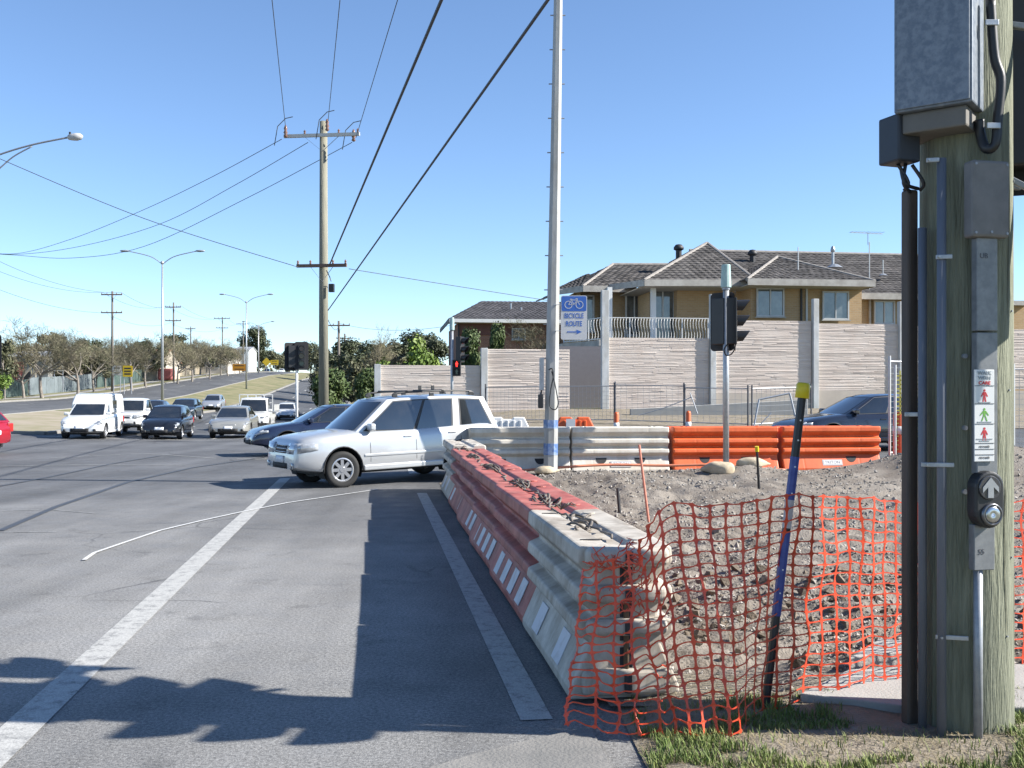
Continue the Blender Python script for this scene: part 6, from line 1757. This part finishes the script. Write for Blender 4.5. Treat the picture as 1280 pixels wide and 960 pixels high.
sign('yellow rectangular sign right of the diamond sign', 343, 450, 456, 10, 255, M_ysign, posts=1, line=2)

# ------------------------------------------------------------------ street lights
def twin_light(label, u, v_top, Y, reach_px, rise_px, ry=0.0, hr=.7):
    x = (u - CX) * Y / F; z0 = Hg(x, Y); t = thing('street_light', label, 'street light', (x, Y, z0), ry, 'twin arm street lights on the median')
    h = EYE + (HZ - v_top) * Y / F - z0; k = Y / F
    MB().cyl((0, 0, -.1), (0, 0, h), .13, .065, 12).build('pole', M_galv, t, smooth=True)
    MB().lathe([(.07, -.1), (.16, 0), (.12, .15), (.02, .2)], 10, (0, 0, h)).build('pole_cap', M_galv_d, t)
    for s in (-1, 1):
        e = V((s * reach_px * k, 0, h + rise_px * k)); pts = [V((0, 0, h - .1)), V((s * reach_px * k * .35, 0, h + rise_px * k * .55)), e]
        MB().tube([catmull(pts, i / 12) for i in range(13)], .04, 6).build('arm', M_galv, t, smooth=True)
        hd = MB().lathe([(.02, -.42), (.12, -.3), (.16, 0), (.12, .3), (.03, .42)], 10, e + V((s * .35, 0, .02)), M=Matrix.Rotation(R(90), 3, 'Y') @ Matrix.Diagonal((.65, 1.2, 1)).to_3x3()).build('lamp_head', M_galv_d, t, smooth=True)
twin_light('tall twin arm street light on the median behind the dark wagon', 203, 329, 89, 42, 15)
twin_light('twin arm street light further up the grassy median', 308, 378, 143, 27, 10)
twin_light('small twin arm street light near the crest of the road', 323, 408, 215, 16, 6)
# single arm light reaching in from the left
Y = 45.0; x0 = (-48 - CX) * Y / F; z0 = Hg(x0, Y); t = thing('street_light', 'single arm street light reaching in over the left kerb', 'street light', (x0, Y, z0))
e = P(84, 172, Y) - V((x0, Y, z0)); j = P(-48, 212, Y) - V((x0, Y, z0))
MB().cyl((0, 0, -.1), (0, 0, j.z), .12, .07, 12).build('pole', M_galv, t, smooth=True)
pts = [j, P(0, 193, Y) - t.location, P(40, 181, Y) - t.location, e]; MB().tube([catmull(pts, i / 16) for i in range(17)], .04, 6).build('arm', M_galv_d, t, smooth=True)
pts = [V((0, 0, j.z - 1.4)), P(0, 210, Y) - t.location, P(18, 195, Y) - t.location, P(40, 183, Y) - t.location]; MB().tube([catmull(pts, i / 16) for i in range(17)], .03, 6).build('brace', M_galv_d, t, smooth=True)
hx = e + V((.22, 0, .02))
MB().lathe([(.04, -.22), (.11, -.16), (.15, 0), (.17, .18), (.14, .36), (.03, .46)], 12, hx, M=Matrix.Rotation(R(86), 3, 'Y')).build('lamp_head', mat('lamp_body', (.50, .50, .50), .4), t, smooth=True)
MB().lathe([(.02, -.10), (.10, -.06), (.13, .02)], 12, hx + V((.2, 0, -.06))).build('lamp_bowl', M_lamp, t, smooth=True)
MB().cyl(hx + V((-.1, 0, .1)), hx + V((-.1, 0, .22)), .05, n=8).build('photo_cell', M_black, t)

# ------------------------------------------------------------------ power poles
def power_pole(label, u, v_top, Y, arms, r=.16, m=M_wood_far, ry=0.0, ins=True, group='timber power poles'):
    x = (u - CX) * Y / F; z0 = Hg(x, Y); t = thing('power_pole', label, 'power pole', (x, Y, z0), ry, group)
    h = EYE + (HZ - v_top) * Y / F - z0
    MB().cyl((0, 0, -.1), (0, 0, h), r, r * .72, 14).build('pole', m, t, smooth=True)
    for v, hw_, am in arms:
        z = EYE + (HZ - v) * Y / F - z0
        a = MB().box((0, -r - .05, z), (2 * hw_, .11, .13)).build('crossarm', am, t)
        if ins:
            for f in (-.95, -.45, .45, .95): MB().lathe([(.02, 0), (.05, .03), (.03, .08), (.055, .10), (.02, .17)], 8, (f * hw_, -r - .05, z + .06)).build('insulator', M_insul, a)
        for s in (-1, 1): MB().bar((s * hw_ * .45, -r - .03, z - .05), (0, -r * .9, z - .65), .035, .01).build('brace', M_galv_d, a)
    return t
M_arm_w = mat('pale_crossarm', (.62, .61, .57), .7, var=.1); M_arm_d = mat('dark_crossarm', (.19, .12, .09), .8, var=.2)
pole = power_pole('weathered grey-green timber power pole with two crossarms by the bush', 404.5, 152, 43.0, [(171, 1.6, M_arm_w), (333, 1.06, M_arm_d)], .215, M_wood_gr, ry=R(-7))
zt0 = pole.location.z
def pl(u, v, Y=42.7): return pole.matrix_world.inverted() @ P(u, v, Y)
bpy.context.view_layer.update()
for u, v in ((357, 160), (409, 152), (442, 165)):
    a = pl(u, v + 12); MB().lathe([(.03, 0), (.09, .05), (.05, .14), (.09, .2), (.05, .3), (.08, .36), (.03, .5)], 10, a).build('bushing', M_insul, pole, smooth=True)
    MB().tube([pl(u - 14, v + 22), pl(u - 10, v - 2), pl(u, v - 12), pl(u + 9, v - 14)], .018, 5).build('jumper', M_wire, pole)
MB().box(pl(414.5, 360, 42.75), (.22, .18, .34)).build('fuse_box', M_black, pole, bevel=.02)
MB().tube([pl(408, 338), pl(412, 346), pl(414, 352)], .02, 5).build('cable', M_wire, pole)
power_pole('timber power pole on the left verge beside white board sign', 140.5, 364, 114, [(368.5, 1.15, M_arm_d), (391, 1.15, M_arm_d)], .15)
power_pole('timber power pole on the left verge behind street light', 217, 378, 146, [(384, 1.1, M_arm_d), (401, 1.1, M_arm_d)], .15)
power_pole('timber power pole on the left verge with single wide crossarm', 278, 396, 207, [(398, 1.6, M_arm_d), (410, 1.2, M_arm_d)], .15)
power_pole('timber power pole on the left verge before the white building', 304, 402, 240, [(405, 1.5, M_arm_d), (415, 1.2, M_arm_d)], .16)
power_pole('distant timber power pole near the crest of the road', 323.5, 406, 285, [(409, 1.6, M_arm_d)], .17)
power_pole('timber power pole among the evergreens on the right', 423.5, 401, 105, [(407, 1.15, M_arm_d)], .16)
power_pole('smaller timber power pole behind the evergreens on the right', 431, 417, 150, [(423, 1.2, M_arm_d)], .17)
power_pole('thin timber power pole behind the bare trees on left', 238.5, 408, 190, [(411, .9, M_arm_d)], .14)

# ------------------------------------------------------------------ overhead wires
def wire(label, pts, r=.012, sag=0.0, n=24):
    pts = [V(p) for p in pts]; c = pts[0].copy()
    if len(pts) == 2:
        a, b = pts; path = [a.lerp(b, i / n) - V((0, 0, sag * 4 * (i / n) * (1 - i / n))) for i in range(n + 1)]
    else: path = [catmull(pts, i / n) for i in range(n + 1)]
    o = MB().tube([p - c for p in path], r, 5).build('overhead_wire', M_wire, None, smooth=True); o.location = c
    tag(o, label, 'wire', 'overhead wires')
def up(u0, v0, u1, v1, Y0, Y1, zt):
    """far end of a span that runs from (u0,v0) at Y0 up out of the picture past (u1,v1), ending at distance Y1 and height zt"""
    v2 = HZ - (zt - EYE) * F / Y1; u2 = u0 + (u1 - u0) * (v2 - v0) / (v1 - v0); return P(u2, v2, Y1)
for (u0, v0, u1, v1, lab) in ((357, 160, 340, 0, 'high wire from left end of pale crossarm passing overhead'), (410, 152, 425, 0, 'high wire from the top of the grey-green pole passing overhead'), (445, 172, 497, 0, 'high wire from right end of pale crossarm passing overhead')):
    wire(lab, [P(u0, v0, 42.7), up(u0, v0, u1, v1, 42.7, 7.0, 12.5)], .013)
wire('thick black cable from the lower crossarm passing overhead', [P(412, 331, 42.7), up(412, 331, 552, 0, 42.7, 7.5, 8.2)], .03)
wire('thick black cable from low on the grey-green pole passing overhead', [P(410, 388, 42.7), up(410, 388, 685, 0, 42.7, 8.5, 6.6)], .022)
# three wires sagging to the left
for k, (u0, v0, um, vm, u1, v1, lab) in enumerate(((352, 174, 180, 262, 20, 317, 'upper'), (385, 178, 200, 280, 20, 318, 'middle'), (440, 178, 180, 308, 20, 319, 'lower'))):
    q = [P(u0, v0, 42.7), P(u0 + (um - u0) * .5, v0 + (vm - v0) * .53, 48), P(um, vm, 54), P((um + u1) / 2 - 10, (vm + v1) / 2 + 9, 60), P(u1, v1, 66), P(u1 - 60, v1 - 4, 68)]
    wire('%s of three wires sagging left from the pale crossarm' % lab, q, .014, n=40)
wire('long service wire crossing the road to the lower crossarm', [P(-20, 190, 40), P(180, 273, 41.5), P(373, 334, 42.7)], .014)
wire('service wire from the lower crossarm to the tall grey pole side', [P(436, 336, 42.7), P(560, 356, 46), P(700, 378, 52)], .014)
# lines along the left verge, pole to pole
px_ = [(-40, 318, 84), (140.5, 368, 113.8), (217, 384, 145.8), (278, 399, 206.8), (304, 405, 239.8), (323.5, 409, 284.8)]
nm_ = ['first', 'second', 'third', 'fourth', 'fifth']
for k in range(5):
    for dx, lab in ((-1.0, 'outer'), (1.0, 'inner')):
        a, b = P(*px_[k]), P(*px_[k + 1]); wire('%s high wire of the %s span along the left verge' % (lab, nm_[k]), [a + V((dx, 0, .2)), b + V((dx, 0, .2))], .016, .9)
    if k < 3:
        d = (23, 23, 18, 12)[k]; d2 = (23, 18, 12)[k]
        a, b = P(px_[k][0], px_[k][1] + d * 1.2, px_[k][2]), P(px_[k + 1][0], px_[k + 1][1] + d2, px_[k + 1][2]); wire('low wire of the %s span along the left verge' % nm_[k], [a, b], .016, .8)
wire('wire between the poles among the right-hand evergreens', [P(408, 395, 43), P(423.5, 407, 104.8)], .016, .5)
wire('wire from evergreen pole to the red brick house', [P(423.5, 404, 104.8), P(580, 404, 73)], .014, .6)
# steps of pegs are part of the lamp pole above
